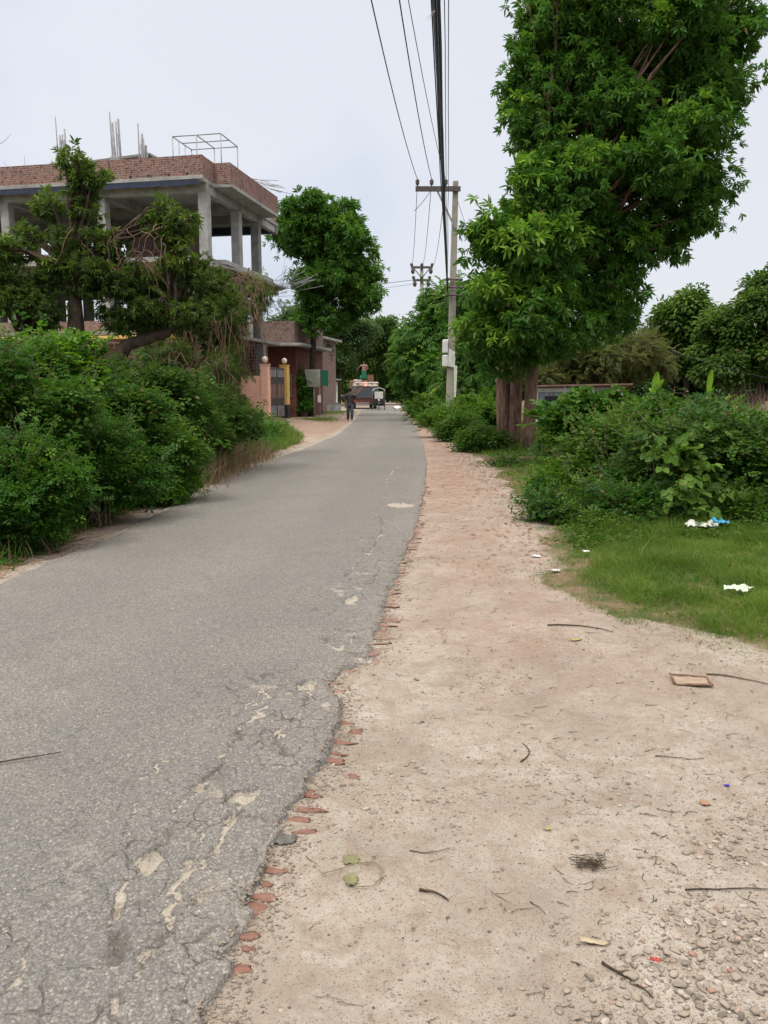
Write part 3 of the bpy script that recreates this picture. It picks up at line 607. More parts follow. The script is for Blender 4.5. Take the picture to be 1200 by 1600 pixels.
sheet('plastic_wrapper','pale green-white plastic wrapper lying flat in the grass at the right','plastic wrapper',1152,949,0.20,0.17,0.35,M['plastic_green'],12,lift=0.055,crum=0.03)
sheet('paper_scrap','small whitish paper scrap in the short grass left of the wrapper','paper scrap',915,873,0.07,0.05,0.3,M['plastic_white'],15,lift=0.06)
sheet('paper_scrap','small white scrap on dirt at the left tip of the grass','paper scrap',838,868,0.09,0.06,-0.3,M['plastic_white'],18,lift=0.01)
sheet('paper_scrap','white scrap among dead stalks on the sandy corner of the verge','paper scrap',868,893,0.08,0.06,0.9,M['plastic_white'],19,lift=0.012)
sheet('plastic_scrap','tiny purple plastic scrap on bare sand at the right','plastic scrap',1136,1226,0.022,0.016,0.3,M['purple'],21,lift=0.004,crum=0.004)
sheet('plastic_scrap','small red plastic scrap between the stones of the gravel','plastic scrap',1023,1512,0.03,0.014,-0.3,M['redscrap'],22,lift=0.02,crum=0.008)
sheet('dry_leaf','single pinkish tan dry leaf on bare sand at the right','leaf',1101,1255,0.032,0.04,0.4,M['leafdry'],23,lift=0.004,crum=0.006)
sheet('dry_leaf','yellow-green leaf scrap on sand under the grass corner','leaf',899,1001,0.07,0.03,0.1,M['leafyel'],24,lift=0.005,crum=0.008)
sheet('dry_leaf','tiny olive green leaf on sand above the root tuft','leaf',857,1296,0.018,0.016,0.1,M['leafyel'],25,lift=0.004,crum=0.006)
sheet('straw_husk','split cream coloured straw husk on gravel near the bottom','straw husk',926,1472,0.085,0.014,-0.25,M['husk'],26,lift=0.006,crum=0.006)
# cardboard tray
p=Gd(1079,1066); t=empty('cardboard_tray',(p.x,p.y,Gz(p.x,p.y)+0.004),-0.12,label='small flattened brown cardboard box bottom with raised rims on sand',cat='cardboard box')
tv=MB().prism([(-.092,-.060),(.088,-.068),(.094,.058),(.03,.067),(-.085,.063)],0.002,0.007); tv.build('panel',M['card'],t)
cn=[(-.095,-.062,.008),(.091,-.071,.013),(.097,.060,.009),(-.088,.066,.015)]
for i in range(4):
    p0=Vector(cn[i]); p1=Vector(cn[(i+1)%4]); d=(p1-p0); nrm=Vector((-d.y,d.x,0)).normalized(); pts=[p0.lerp(p1,k/6)+nrm*random.uniform(-.004,.003)+Vector((0,0,random.uniform(-.003,.003))) for k in range(7)]
    MB().tube(pts,[random.uniform(.0045,.0075) for _ in pts],6,smooth=False).build('rim',M['card_dark'],t)
# green rag with loop of string
p=Gd(568,1355); t=empty('rag',(p.x,p.y,Gz(p.x,p.y)+0.002),0,label='faded olive strip of rag with a loop of string on the near sand',cat='rag')
for (px,py,w,h,s) in ((548,1346,.055,.05,31),(550,1376,.05,.06,33)):
    q=sheet('cloth',None,None,px,py,w,h,0.2,M['rag'],s,lift=0.001,crum=0.007); q.parent=t; q.matrix_parent_inverse=Matrix.Translation(t.location).inverted()
m2=MB(); lp=[Gd(*q) for q in ((503,1371),(530,1364),(555,1355),(585,1352),(597,1362),(594,1378),(583,1390),(560,1391),(545,1386))]; m2.tube([(q.x-t.location.x,q.y-t.location.y,0.006) for q in lp],0.0018,5); m2.build('string',M['rag'],t)
# white refuse by the far bend
sheet('refuse_heap','small heap of white plastic refuse at the roadside near the bend','refuse',625,641,1.3,1.6,0.2,M['white'],41,lift=0.05,crum=0.22)
M['flake']=simple('flake',(0.13,0.125,0.115,1),.95,.3,30,.8)
sheet('stone_flake','flat grey flake broken off the asphalt, lying beside its edge','asphalt flake',445,1316,0.085,0.06,0.1,M['flake'],51,lift=0.003,crum=0.006)
# brown scraps on the left verge
for (px,py,lab,s) in ((385,830,None,1),):
    pass

# ------------------------------------------------------------------ foliage machinery
def leaf_arr(o,d,n,l,w,curl=0.12,six=True):
    """one leaf: base o, axis d, normal n -> verts (6,3) folded along the midrib (quads 0-1-2-3 and 0-3-4-5)"""
    o,d,n=map(lambda a:np.array(a,float),(o,d,n)); d/=np.linalg.norm(d); sd=np.cross(n,d); sd/=np.linalg.norm(sd)+1e-9; n=np.cross(d,sd)
    P=[o, o+d*l*0.33+sd*w*0.5+n*w*0.22, o+d*l*0.70+sd*w*0.40+n*(w*0.15-curl*l*0.4), o+d*l-n*curl*l, o+d*l*0.70-sd*w*0.40+n*(w*0.15-curl*l*0.4), o+d*l*0.33-sd*w*0.5+n*w*0.22]
    return np.array(P)
LQ=np.array([[0,1,2,3],[0,3,4,5]])
def tpl(kind, seed):
    r=random.Random(seed); Ls=[]
    if kind=='pinnate':      # drooping feathered leaf
        n=5
        for i in range(n):
            t=(i+1)/n; x=t*0.85; z=-0.32*t*t
            for s in (1,-1):
                if r.random()<0.06: continue
                Ls.append(leaf_arr((x,0,z),(0.55,s*0.8,-0.45-r.random()*0.4),(0.1,0,1),0.36*(1-0.25*abs(t-.5)),0.125))
        Ls.append(leaf_arr((0.86,0,-0.33),(0.7,0,-0.75),(0.3,0,1),0.36,0.12))
    elif kind=='whorl':      # long leaves from the twig tip
        for i in range(9):
            th=i*2.4+r.random()*0.5; e=0.35+0.5*r.random()
            Ls.append(leaf_arr((0.2+i*0.04,0,0),(e,math.cos(th),math.sin(th)*0.8-0.25),(-math.cos(th)*0.3,0,1),0.62*r.uniform(.75,1.1),0.17))
    elif kind=='twig':       # alternate oval leaves
        for i in range(8):
            t=i/7; s=1 if i%2 else -1
            Ls.append(leaf_arr((t*0.8,0,-0.12*t),(0.6,s*0.8+r.uniform(-.2,.2),r.uniform(-.5,.2)),(r.uniform(-.3,.3),r.uniform(-.3,.3),1),0.30*r.uniform(.8,1.2),0.17))
    elif kind=='broad':
        for i in range(4):
            th=i*1.6+r.random(); Ls.append(leaf_arr((0.15*i,0,0),(0.5,math.cos(th),r.uniform(-.3,.2)),(r.uniform(-.3,.3),r.uniform(-.3,.3),1),0.62*r.uniform(.8,1.1),0.50))
    elif kind=='herb':       # tiered small oval leaves held level
        for i in range(11):
            th=i*2.4+r.random(); q=0.12+0.5*math.sqrt((i+1)/11)
            Ls.append(leaf_arr((0.25+q*math.cos(th)*.6,q*math.sin(th)*.6,0.25-0.05*i+r.uniform(-.08,.08)),(math.cos(th)+.2,math.sin(th),r.uniform(-.45,.1)),(r.uniform(-.35,.35),r.uniform(-.35,.35),1),0.34*r.uniform(.75,1.2),0.24))
    elif kind=='fern':
        for i in range(7):
            t=(i+1)/7
            for s in (1,-1):
                Ls.append(leaf_arr((t*0.85,0,-0.2*t*t),(0.45,s*0.9,-0.15+r.uniform(-.25,.25)),(0,0,1),0.26*(1.25-t*.7),0.10))
        Ls.append(leaf_arr((0.86,0,-0.2),(1,0,-0.3),(0,0,1),0.2,0.09))
    elif kind=='narrow':
        for i in range(10):
            th=i*2.4; Ls.append(leaf_arr((i*0.08,0,0),(0.8,math.cos(th)*.7,math.sin(th)*.5-0.3),(0,0.1,1),0.42,0.07))
    elif kind=='puff':       # coarse far cluster
        for i in range(13):
            th=i*2.4; z=-0.6+1.2*i/12; q=math.sqrt(1-z*z*0.8); Ls.append(leaf_arr((0.42*math.cos(th)*q,0.42*math.sin(th)*q,0.42*z),(math.cos(th)*q,math.sin(th)*q,z*0.7-0.3),(r.uniform(-.5,.5),r.uniform(-.5,.5),1),0.38*r.uniform(.7,1.2),0.19))
    return np.array(Ls)
_T={}
def tpls(kind):
    if kind not in _T: _T[kind]=[tpl(kind,i) for i in range(5)]
    return _T[kind]
def foliage(name, P, D, S, kind, mat, parent=None, young=None, dead=0.01, seed=0, roll=0.5):
    """P (n,3) spray bases, D (n,3) directions, S (n) sizes, young (n)"""
    g=np.random.default_rng(seed); n=len(P); D=D/(np.linalg.norm(D,axis=1,keepdims=True)+1e-9)
    up=np.array([[0,0,1.0]])+g.normal(0,roll*0.6,(n,3)); Yv=np.cross(up,D); Yv/=np.linalg.norm(Yv,axis=1,keepdims=True)+1e-9; Zv=np.cross(D,Yv)
    Rm=np.stack([D,Yv,Zv],-1); T=tpls(kind); w=g.integers(0,len(T),n); Vs=[];Cs=[]
    if young is None: young=np.zeros(n)
    tb=g.random(n)
    for k,t in enumerate(T):
        sel=np.where(w==k)[0]
        if not len(sel): continue
        tl=t.shape[0]; tv=t.reshape(-1,3)
        v=np.einsum('nij,vj->nvi',Rm[sel],tv)*S[sel][:,None,None]+P[sel][:,None,:]
        lt=np.clip(tb[sel][:,None]*0.55+g.random((len(sel),tl))*0.45,0,1); yg=np.clip(young[sel][:,None]*g.uniform(0.5,1.2,(len(sel),tl)),0,1); dd=(g.random((len(sel),tl))<dead)*1.0
        c=np.stack([lt,yg,dd,np.ones_like(lt)],-1); c=np.repeat(c[:,:,None,:],6,2).reshape(-1,4)
        Vs.append(v.reshape(-1,3)); Cs.append(c)
    V=np.concatenate(Vs); C=np.concatenate(Cs); nl=len(V)//6
    q=(LQ[None]+(np.arange(nl)*6)[:,None,None]).reshape(-1,4)
    return raw_mesh(name,V,q,mat,parent,attrs={'leafcol':C})
def sprays(lobes, nspray, rc, size, g, droop=0.25, shell=0.55, yfrac=0.15, nclump=None, ragged=0.5, tail=0.045):
    """lobes: [(center(3), radii(3), young)] -> arrays; clumps sit in and near the lobe's surface"""
    vol=np.array([l[1][0]*l[1][1]+l[1][1]*l[1][2]+l[1][0]*l[1][2] for l in lobes]); vol=vol/vol.sum(); Ps=[];Ds=[];Ss=[];Ys=[];CC=[]
    for l,vf in zip(lobes,vol):
        c=np.array(l[0],float); r=np.array(l[1],float); yb=l[2] if len(l)>2 else 0.0; nl=int(nspray*vf)+4
        rmean=(r[0]*r[1]*r[2])**(1/3); nc=max(3,int(1.1*(rmean/rc)**2*4)); u=g.normal(0,1,(nc,3)); u/=np.linalg.norm(u,axis=1,keepdims=True)
        rad=np.where(g.random(nc)<shell,g.uniform(0.72,1.0,nc),g.uniform(0.15,0.75,nc)); rad*=1+ragged*0.25*g.normal(0,1,nc)
        cc=c+u*rad[:,None]*r; CC.append(cc); cy=(g.random(nc)<yfrac+yb)*g.uniform(0.3,1.0,nc)*(u[:,2]>-0.35)
        k=g.integers(0,nc,nl); v=g.normal(0,1,(nl,3)); v/=np.linalg.norm(v,axis=1,keepdims=True); cs=rc*g.uniform(0.6,1.25,nc)
        rr=g.random(nl)**0.45; rr=np.where(g.random(nl)<tail,g.uniform(1.0,1.9,nl),rr); p=cc[k]+v*(rr*cs[k])[:,None]*np.array([1,1,0.8])
        d=v*0.8+(cc[k]-c)/(np.linalg.norm(cc[k]-c,axis=1,keepdims=True)+1e-6)*0.5+g.normal(0,0.45,(nl,3)); d[:,2]-=droop
        Ps.append(p);Ds.append(d);Ss.append(size*g.uniform(0.65,1.2,nl)*(1+0.5*min(yb,.5)));Ys.append(cy[k]*(rr>0.45)*(v[:,2]>-0.5))
    return np.concatenate(Ps),np.concatenate(Ds),np.concatenate(Ss),np.concatenate(Ys),CC
def limb(mb, a, b, r0, r1, g, sag=0.15, n=7, k=8):
    a=np.array(a,float); b=np.array(b,float); ln=np.linalg.norm(b-a); off=g.normal(0,0.06*ln,(n,3)); pts=[]
    for i in range(n):
        t=i/(n-1); w=4*t*(1-t); pts.append(a*(1-t)+b*t+off[i]*w*0.6+np.array([0,0,sag*ln*w]))
    mb.tube(pts,[r0+(r1-r0)*(i/(n-1))**0.8 for i in range(n)],k,cap=False)
    return pts
def tree(name,label,cat,base,lobes,trunks,nspray,rc,size,kind,mat,bmat='bark',seed=0,group=None,droop=0.25,yfrac=0.12,shell=0.6,dead=0.006,twigs=0.5,fork=None,ragged=0.5,roll=0.5,brk=5):
    """trunks: list of [(x,y,z,r),...] paths from the ground up; limbs run from the trunk's top to every lobe"""
    g=np.random.default_rng(seed); root=empty(name,base,label=label,cat=cat,group=group); b=np.array(base,float); core=[]
    lob=[(np.array(l[0],float)-b,)+tuple(l[1:]) for l in lobes]; prime=lob
    if brk:
        lob=[]
        for l in prime:
            c0,r0=np.array(l[0]),np.array(l[1]); lob.append((c0,tuple(r0*.74),l[2]))
            for k in range(brk): u=g.normal(0,1,3); u/=np.linalg.norm(u); lob.append((c0+u*r0*g.uniform(.7,1.0),tuple(r0*g.uniform(.16,.34)*np.array([1.2,1.2,.85])),l[2]+g.uniform(-.1,.15)))
    P,D,S,Yg,CC=sprays(lob,nspray,rc,size,g,droop,shell,yfrac,ragged=ragged)
    mb=MB()
    for tr in trunks: mb.tube([np.array(t[:3])-b for t in tr],[t[3] for t in tr],12,cap=True)
    tops=[np.array(tr[-1][:3])-b for tr in trunks]; trr=[tr[-1][3] for tr in trunks]
    mb.build('trunk',M[bmat],root)
    lm=MB()
    for l,cc in zip(lob,CC):
        i=int(np.argmin([np.linalg.norm(np.array(l[0])-t) for t in tops])); rb=max(0.02,trr[i]*0.8)
        pts=limb(lm,tops[i],l[0],rb*.75,rb*0.16,g,0.06)
        for c in cc[:max(1,int(len(cc)*twigs))]:
            s=pts[g.integers(3,len(pts))]; limb(lm,s,c,max(0.008,rb*0.28),max(0.004,rb*0.06),g,0.05,5,5)
    if lm.v: lm.build('branches',M[bmat],root)
    foliage('crown',P,D,S,kind,M[mat],root,Yg,dead,seed+1,roll)
    return root
def Lb(px,py,Y,rpx,rpy,ry=None,y=0.0):     # a lobe of the crown in world metres
    c=W(px,py,Y); s=Y/FPX; rx=rpx*s; return (tuple(c),(rx,(ry if ry is not None else (rx+rpy*s)*0.5),rpy*s),y)
# ------------------------------------------------------------------ unfinished building (local x to the right along its front, y away from the road view)
C0=W(316,300,33.92); RZ=math.atan2(-0.197,0.98)
bd=empty('unfinished_building',(C0.x,33.92,0),RZ,label='unfinished concrete building with open pillared storeys and brick roof parapet behind the left thicket',cat='building')
def bpart(mb,name,mat,bev=0,par=None): return mb.build(name,M[mat],par or bd,bev)
z3=9.65
colx=[0,-4.6,-9.2,-13.8,-18.4]; rowy=[0,3.5,6.0,8.6]
for ix,cx in enumerate(colx):
    for iy,cy in enumerate(rowy):
        if iy in (1,2) and ix in (1,): continue
        if iy==3 and ix==0: continue
        w=0.40
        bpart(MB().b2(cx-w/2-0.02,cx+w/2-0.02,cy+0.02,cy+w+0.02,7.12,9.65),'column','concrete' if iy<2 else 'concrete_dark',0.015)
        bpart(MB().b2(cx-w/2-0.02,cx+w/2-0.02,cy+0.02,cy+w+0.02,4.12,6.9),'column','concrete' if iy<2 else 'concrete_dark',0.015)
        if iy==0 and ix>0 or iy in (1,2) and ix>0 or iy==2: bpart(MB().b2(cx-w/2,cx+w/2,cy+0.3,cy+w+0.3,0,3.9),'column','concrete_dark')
# top slab with the side balcony, beams
def slab(z0,z1,name,mat,notch=True,xe=0.92,y0=0.85):
    poly=[(-20,-0.32),(0.18,-0.32),(0.18,y0),(xe,y0+0.05),(xe,6.9),(0.2,6.9),(0.2,9.0),(-20,9.0)]
    bpart(MB().prism(poly,z0,z1),name,mat,0.012)
slab(10.02,10.17,'roof_slab','concrete')
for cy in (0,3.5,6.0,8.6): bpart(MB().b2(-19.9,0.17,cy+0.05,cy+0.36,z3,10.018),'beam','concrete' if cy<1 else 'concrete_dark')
for cx in colx: bpart(MB().b2(cx-0.13,cx+0.13,0.362,8.6,z3+0.02,10.016),'beam','concrete')
# blue plastic sheet pinched along the slab edge
mb=MB(); n=60
for i in range(n):
    x0=-19.5+i*19.5/n; mb.box((x0+0.16,-0.345,10.0-0.05*random.random()),(0.34,0.02,0.20+0.05*random.random()),0.03*random.uniform(-1,1))
bpart(mb,'blue_sheet','tarp')
bpart(MB().b2(-6,0.0,8.56,8.61,9.62,9.95),'blue_sheet','tarp')
bpart(MB().b2(-20,0.19,-0.37,-0.30,10.08,10.22),'slab_edge','concrete',0.01)
# brick parapets
mb=MB(); mb.b2(-20,0.18,-0.30,-0.17,10.172,11.02); bpart(mb,'parapet','brick')
mb=MB(); mb.b2(0.05,0.18,-0.168,0.92,10.172,11.0); mb.b2(0.182,.89,0.86,0.99,10.172,10.99); bpart(mb,'parapet','brick')
mb=MB(); mb.b2(0.77,.90,0.992,6.9,10.172,10.98); bpart(mb,'parapet','brick')
mb=MB(); mb.b2(-20,0.1,8.85,8.97,10.172,11.0); bpart(mb,'parapet','brick')
for x in (-16.2,-15.1,-13.9,-12.8,-3.0,-2.2,-1.3,-0.5): bpart(MB().b2(x-.06,x+.06,-0.305,-0.16,10.27,10.36),'weep_hole','black')
# stair head with a thin sloping slab
mb=MB(); mb.b2(-6.2,-2.9,2.6,2.75,10.172,11.75); mb.b2(-3.05,-2.9,2.752,5.5,10.172,11.6); mb.b2(-6.2,-6.05,2.752,5.5,10.172,11.75); bpart(mb,'stair_head','brick')
mb=MB(); P_=[(-6.9,2.2,11.78),(-3.4,2.2,11.98),(-1.9,2.2,11.2),(-1.9,6,11.2),(-3.4,6,11.98),(-6.9,6,11.78)]
mb.add(P_+[(a,b_,c-0.1) for a,b_,c in P_],[(0,1,4,5),(1,2,3,4),(11,10,7,6),(10,9,8,7),(0,6,7,1),(1,7,8,2),(2,8,9,3),(3,9,10,4),(4,10,11,5),(5,11,6,0)]); bpart(mb,'stair_roof','concrete_dark')
bpart(MB().b2(-9.4,-6.6,3.0,3.2,11.55,11.63),'plank','wood')
# column stubs with standing rods on the roof; positions across the front
def rods(x,y,zt,n,stub,thick=0.024):
    root=MB(); 
    if stub: bpart(MB().b2(x-.2,x+.2,y-.2,y+.2,10.172,stub),'column_stub','concrete',0.02)
    g=random.Random(int(x*100)); 
    for i in range(n):
        dx=((i%3)-1)*0.13+g.uniform(-.02,.02); dy=((i//3)-0.5)*0.2; top=zt-g.random()**0.8*0.9 if i else zt
        root.tube([(x+dx,y+dy,10.2),(x+dx+g.uniform(-.02,.02),y+dy,(10.2+top)/2),(x+dx+g.uniform(-.05,.05),y+dy,top)],thick*(1.6 if i%2 else 1.0),5)
    bpart(root,'reinforcing_rods','rebar')
def lx(px,y=1.0):   # local x on the roof seen at photo column px
    # intersect the ray with the line local y = y
    u=(px-600)/FPX; ca,sa=math.cos(RZ),math.sin(RZ); best=None
    for i in range(4000):
        x=-25+i*0.007; X=C0.x+ca*x-sa*y; Yw=33.92+sa*x+ca*y; dep=Yw*_c-(11-CH)*_s
        e=abs(X/dep-u)
        if best is None or e<best[0]: best=(e,x)
    return best[1]
rods(lx(98,0.6),0.6,13.15,8,11.5); rods(lx(183,0.8),0.8,13.25,7,11.45,0.03); rods(lx(225,1.5),1.5,12.95,7,None,.03); rods(lx(131,4),4,13.1,1,None); rods(lx(150,5),5,12.6,3,None); rods(lx(307,5.5),5.5,12.8,4,None)
rods(lx(6,6.5),6.5,12.7,5,None)
# pipe cage on the roof
pc=empty('steel_frame',(C0.x,33.92,10.172),RZ,label='open cage of thin steel pipes standing on the roof corner above the parapet',cat='steel frame')
fx0,fx1,fy0,fy1,ft=-1.75,0.42,0.7,2.45,2.05; fy0=1.1; fy1=2.95
mb=MB()
for x in (fx0,(fx0+fx1)/2,fx1):
    for y in (fy0,fy1): mb.bar((x,y,0),(x,y,ft),0.026)
for y in (fy0+.6,fy0+1.2): mb.bar((fx0,y,0),(fx0,y,ft),0.02)
mb.build('post',M['steel'],pc)
mb=MB()
for y in (fy0,(fy0+fy1)/2,fy1): mb.bar((fx0,y,ft),(fx1,y,ft),0.024)
for x in (fx0,(fx0+fx1)/2,fx1): mb.bar((x,fy0,ft),(x,fy1,ft),0.024)
mb.build('top_rail',M['steel'],pc)
# rods poking out on the right side
mb=MB()
for i in range(9): mb.bar((0.8,3.4+i*0.33,11.0+0.02*i),(1.45+random.uniform(-.2,.3),4.2+i*0.33,11.05+random.uniform(-.05,.1)),0.012,4)
bpart(mb,'reinforcing_rods','rebar')
# middle slab with a curling awning on the road side
slab(6.9,7.1,'floor_slab','concrete',xe=0.6)
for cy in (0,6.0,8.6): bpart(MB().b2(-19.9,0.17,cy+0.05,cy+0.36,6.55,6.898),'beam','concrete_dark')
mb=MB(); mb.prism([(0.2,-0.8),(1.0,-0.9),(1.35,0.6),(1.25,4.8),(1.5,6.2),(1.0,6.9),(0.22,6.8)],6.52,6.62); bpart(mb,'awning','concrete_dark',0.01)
mb=MB()
for i in range(16): 
    y=4.5+i*0.25; mb.bar((1.3,y,6.66),(2.1+random.uniform(0,.9),y+random.uniform(-.2,.5),6.9+random.uniform(-.1,.5)),0.010,4)
for i in range(7): mb.bar((1.2,6+i*.2,6.6),(1.2+random.uniform(-.1,.5),6+i*.25,7.5+random.uniform(0,.5)),0.010,4)
bpart(mb,'reinforcing_rods','rebar')
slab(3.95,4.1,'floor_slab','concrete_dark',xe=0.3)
# dark stair core and inner partitions
mb=MB(); mb.b2(-6.5,-3.3,5.4,5.55,7.102,9.64); mb.b2(-3.5,-3.35,5.552,8.4,7.102,9.64); bpart(mb,'inner_wall','brick_old')
mb=MB(); mb.b2(-19,-15.0,6.4,6.55,7.102,9.0); bpart(mb,'inner_wall','brick_old')
bpart(MB().b2(-3.9,-0.6,0.6,0.72,4.102,6.54),'hanging_sheet','tarp'); bpart(MB().b2(-9.0,-7.6,0.8,0.92,4.102,6.2),'hanging_sheet','tarp')
mb=MB(); mb.b2(-5,-0.4,5.6,5.72,4.102,6.54); mb.b2(-14,-10.5,5.6,5.72,4.102,6.54); bpart(mb,'inner_wall','brick_old')
# low brick rail of the first floor, yellow cornice and the tiled ground-floor front
mb=MB(); mb.b2(-14,0.3,-0.30,-0.18,4.102,4.55); bpart(mb,'parapet','brick_old')
bpart(MB().b2(-15,0.2,-1.1,-0.33,3.72,3.86),'cornice','yellow',0.02)
bpart(MB().b2(-15,0.1,-0.20,0.05,0,3.72),'ground_wall','tilewall')
bpart(MB().b2(-0.05,0.1,0.052,3.3,0,3.94),'ground_wall','maroon')
for x in (-10.6,-7.9,-4.2,-1.6):
    f=bpart(MB().b2(x-.65,x+.65,-0.26,-0.202,1.0,2.5),'window','green'); 
    bpart(MB().b2(x-.55,x+.55,-0.285,-0.262,1.08,2.42),'pane','glass',0,f)
    mb=MB(); mb.beam((x-.95,-0.55,2.72),(x+.95,-0.55,2.72),0.75,0.07); bpart(mb,'sunshade','maroon')

# ------------------------------------------------------------------ compound wall, gate, red house behind
ca,sa=math.cos(RZ),math.sin(RZ)
def q2(x,y): return (x*ca-y*sa, x*sa+y*ca)
P1=W(413,600,37); GZ=Gz(P1.x,37)-.02; gw=empty('compound_wall',(P1.x,37,GZ),RZ,label='pale pink plastered compound wall ending in a gate pillar beside the metal gate',cat='wall')
MB().b2(-1.28,-0.2,0.0,0.2,-.35,1.98).build('wall',M['pink'],gw,0.02)
MB().b2(-0.198,0.2,-0.04,0.32,-.35,2.48).build('pillar',M['pink'],gw,0.03)
MB().b2(-0.22,0.22,-0.06,0.34,2.482,2.52).build('pillar_cap',M['pink'],gw,0.01)
g1=MB().ball((0,0.14,2.73),0.15).build('globe_lamp',M['globe'],gw); MB().bar((0,.14,2.52),(0,.14,2.62),.045).build('lamp_base',M['iron'],g1)
mb=MB()
for i in range(9): mb.bar((-1.25+i*0.13,0.1,1.98),(-1.25+i*0.13,0.1,3.4),0.010,4)
for i in range(9): mb.bar((-1.28,0.1,2.1+i*0.16),(-0.2,0.1,2.1+i*0.16),0.010,4)
mb.build('grille',M['iron'],gw)
P2=q2(0.10,2.62); GZ2=Gz(P1.x+P2[0],37+P2[1])-.02; yp=empty('gate_pillar',(P1.x+P2[0],37+P2[1],GZ),RZ,label='yellow gate pillar with a black base and a round white lamp on top',cat='gate pillar')
MB().b2(-0.21,0.21,-0.16,0.24,-.35,0.60).build('base',M['black'],yp,0.01); MB().b2(-0.2,0.2,-0.15,0.23,0.602,2.52).build('shaft',M['yellow'],yp,0.02)
MB().b2(-0.22,0.22,-0.17,0.25,2.522,2.56).build('cap',M['yellow'],yp,0.01)
g1=MB().ball((0,0.04,2.76),0.14).build('globe_lamp',M['globe'],yp); MB().bar((0,.04,2.56),(0,.04,2.65),.045).build('lamp_base',M['iron'],g1)
gt=empty('metal_gate',(P1.x+q2(.06,.36)[0],37+q2(.06,.36)[1],GZ),RZ+math.pi/2-0.03,label='tall narrow looking grey and brown metal gate between the pink and yellow pillars',cat='gate')
for k in range(2):
    x0=0.0+k*1.04; lf=MB(); lf.b2(x0,x0+1.02,-.02,.02,0.02,2.4); lf=lf.build('leaf',M['iron'],gt)
    for (z0,z1,mt) in ((0.08,0.58,'tin'),(0.95,1.6,'rust'),(1.95,2.28,'tin')):
        for (ya,yb) in ((0.022,.04),(-.04,-.022)): MB().b2(x0+.08,x0+.94,ya,yb,z0,z1).build('panel',M[mt],lf)
    mb=MB()
    for i in range(6):
        mb.b2(x0+.04+i*.18,x0+.065+i*.18,.042,.056,0.05,2.38); mb.b2(x0+.04+i*.18,x0+.065+i*.18,-.056,-.042,0.05,2.38)
    mb.build('bars',M['iron'],lf)
P1=W(414,600,44.2)
rh=empty('red_house',(P1.x,49,0),RZ,label='dark maroon house with a rough brick parapet and projecting concrete canopy behind the gate',cat='house')
H=lambda px,Y:W(px,560,Y).x-P1.x
MB().b2(-9,1.25,0,6,0,4.25).build('wall',M['maroon'],rh)
MB().b2(-9.2,1.9,-0.9,6.1,4.252,4.42).build('canopy',M['concrete'],rh,0.02)
MB().b2(-1.3,1.3,-0.35,-0.2,4.422,5.75).build('parapet',M['brick_old'],rh); MB().b2(1.17,1.3,-0.198,6,4.422,5.7).build('parapet',M['brick_old'],rh); MB().b2(-9,-1.302,-0.35,-0.2,4.422,5.75).build('parapet',M['brick_old'],rh)
MB().b2(-1.5,-1.25,-0.45,-0.352,4.422,5.6).build('column_stub',M['concrete'],rh)
f=MB().b2(0.2,1.0,-0.05,-0.002,1.2,2.6).build('window',M['iron'],rh)
gh=empty('grey_house',(W(462,560,58).x,58,0),RZ,label='bare grey brick house with a dark doorway, half hidden by the roadside tree',cat='house')
MB().b2(-3,1.4,0,6,0,5.4).build('wall',M['brick_old'],gh); MB().b2(-3.2,1.9,-0.6,6.2,5.402,5.55).build('roof_slab',M['concrete'],gh)
f=MB().b2(0.35,1.1,-0.03,-.002,3.2,4.9).build('window',M['black'],gh); MB().b2(0.18,0.348,-0.06,-.002,3.1,5.0).build('frame',M['white'],f)
MB().b2(-0.9,1.3,-0.9,-0.002,2.95,3.08).build('sunshade',M['concrete'],gh); MB().b2(-.2,1.0,-.03,-.002,0,2.2).build('door',M['iron'],gh)
# low masonry wall further on
P=W(525,640,62); lw=empty('low_wall',(P.x-1.3,60,0),1.05,label='low grey masonry wall beside a grass patch before the truck',cat='wall')
MB().b2(-1.8,3.2,-.1,.1,0,0.62).build('wall',M['concrete'],lw,0.02); MB().b2(-1.85,3.25,-.14,.14,0.622,0.68).build('coping',M['concrete_dark'],lw,0.01)
P=W(524,600,78); wh=empty('roadside_hut',(P.x-1.5,80,0),0.1,label='small whitish roadside hut under dark trees left of the truck',cat='hut')
MB().b2(-2.2,1.6,0,3,0,2.5).build('wall',M['white'],wh); mb=MB(); mb.beam((-2.6,1.4,2.75),(2.0,1.4,2.75),3.8,0.08); mb.build('roof',M['tin'],wh)
MB().b2(-0.9,0.0,-.03,-.002,0.0,1.9).build('door',M['iron'],wh); MB().b2(0.4,1.2,-.03,-.002,1.0,1.8).build('window',M['iron'],wh)
# sign board on posts
P=W(491,590,49); M['board']=simple('board',(0.30,0.31,0.27,1),.8,.15,5,.1)
sg=empty('sign_board',(P.x,49,0),0.12,label='pale grey board with a green side panel on two thin posts beside the left roadside',cat='sign')
mb=MB(); mb.add([(-.42,0,1.85),(.30,0,1.85),(.38,0,2.9),(-.58,0,2.9),(-.42,.05,1.85),(.30,.05,1.85),(.38,.05,2.9),(-.58,.05,2.9)],[(0,1,2,3),(7,6,5,4),(0,4,5,1),(1,5,6,2),(2,6,7,3),(3,7,4,0)])
bo=mb.build('board',M['board'],sg); mb=MB()
for i in range(6): mb.b2(-.47,.31,-.012,-.002,1.95+i*.15,1.965+i*.15)
mb.build('slats',M['concrete'],bo)
MB().b2(.40,.86,0.0,.05,1.9,2.85).build('green_panel',M['green'],sg)
for x in (-.02,.33): MB().bar((x,.09,0),(x,.09,1.95+.9),0.035).build('post',M['concrete'],sg)
MB().b2(.20,.40,.03,.055,0.9,1.35).build('notice',M['plastic_white'],sg)

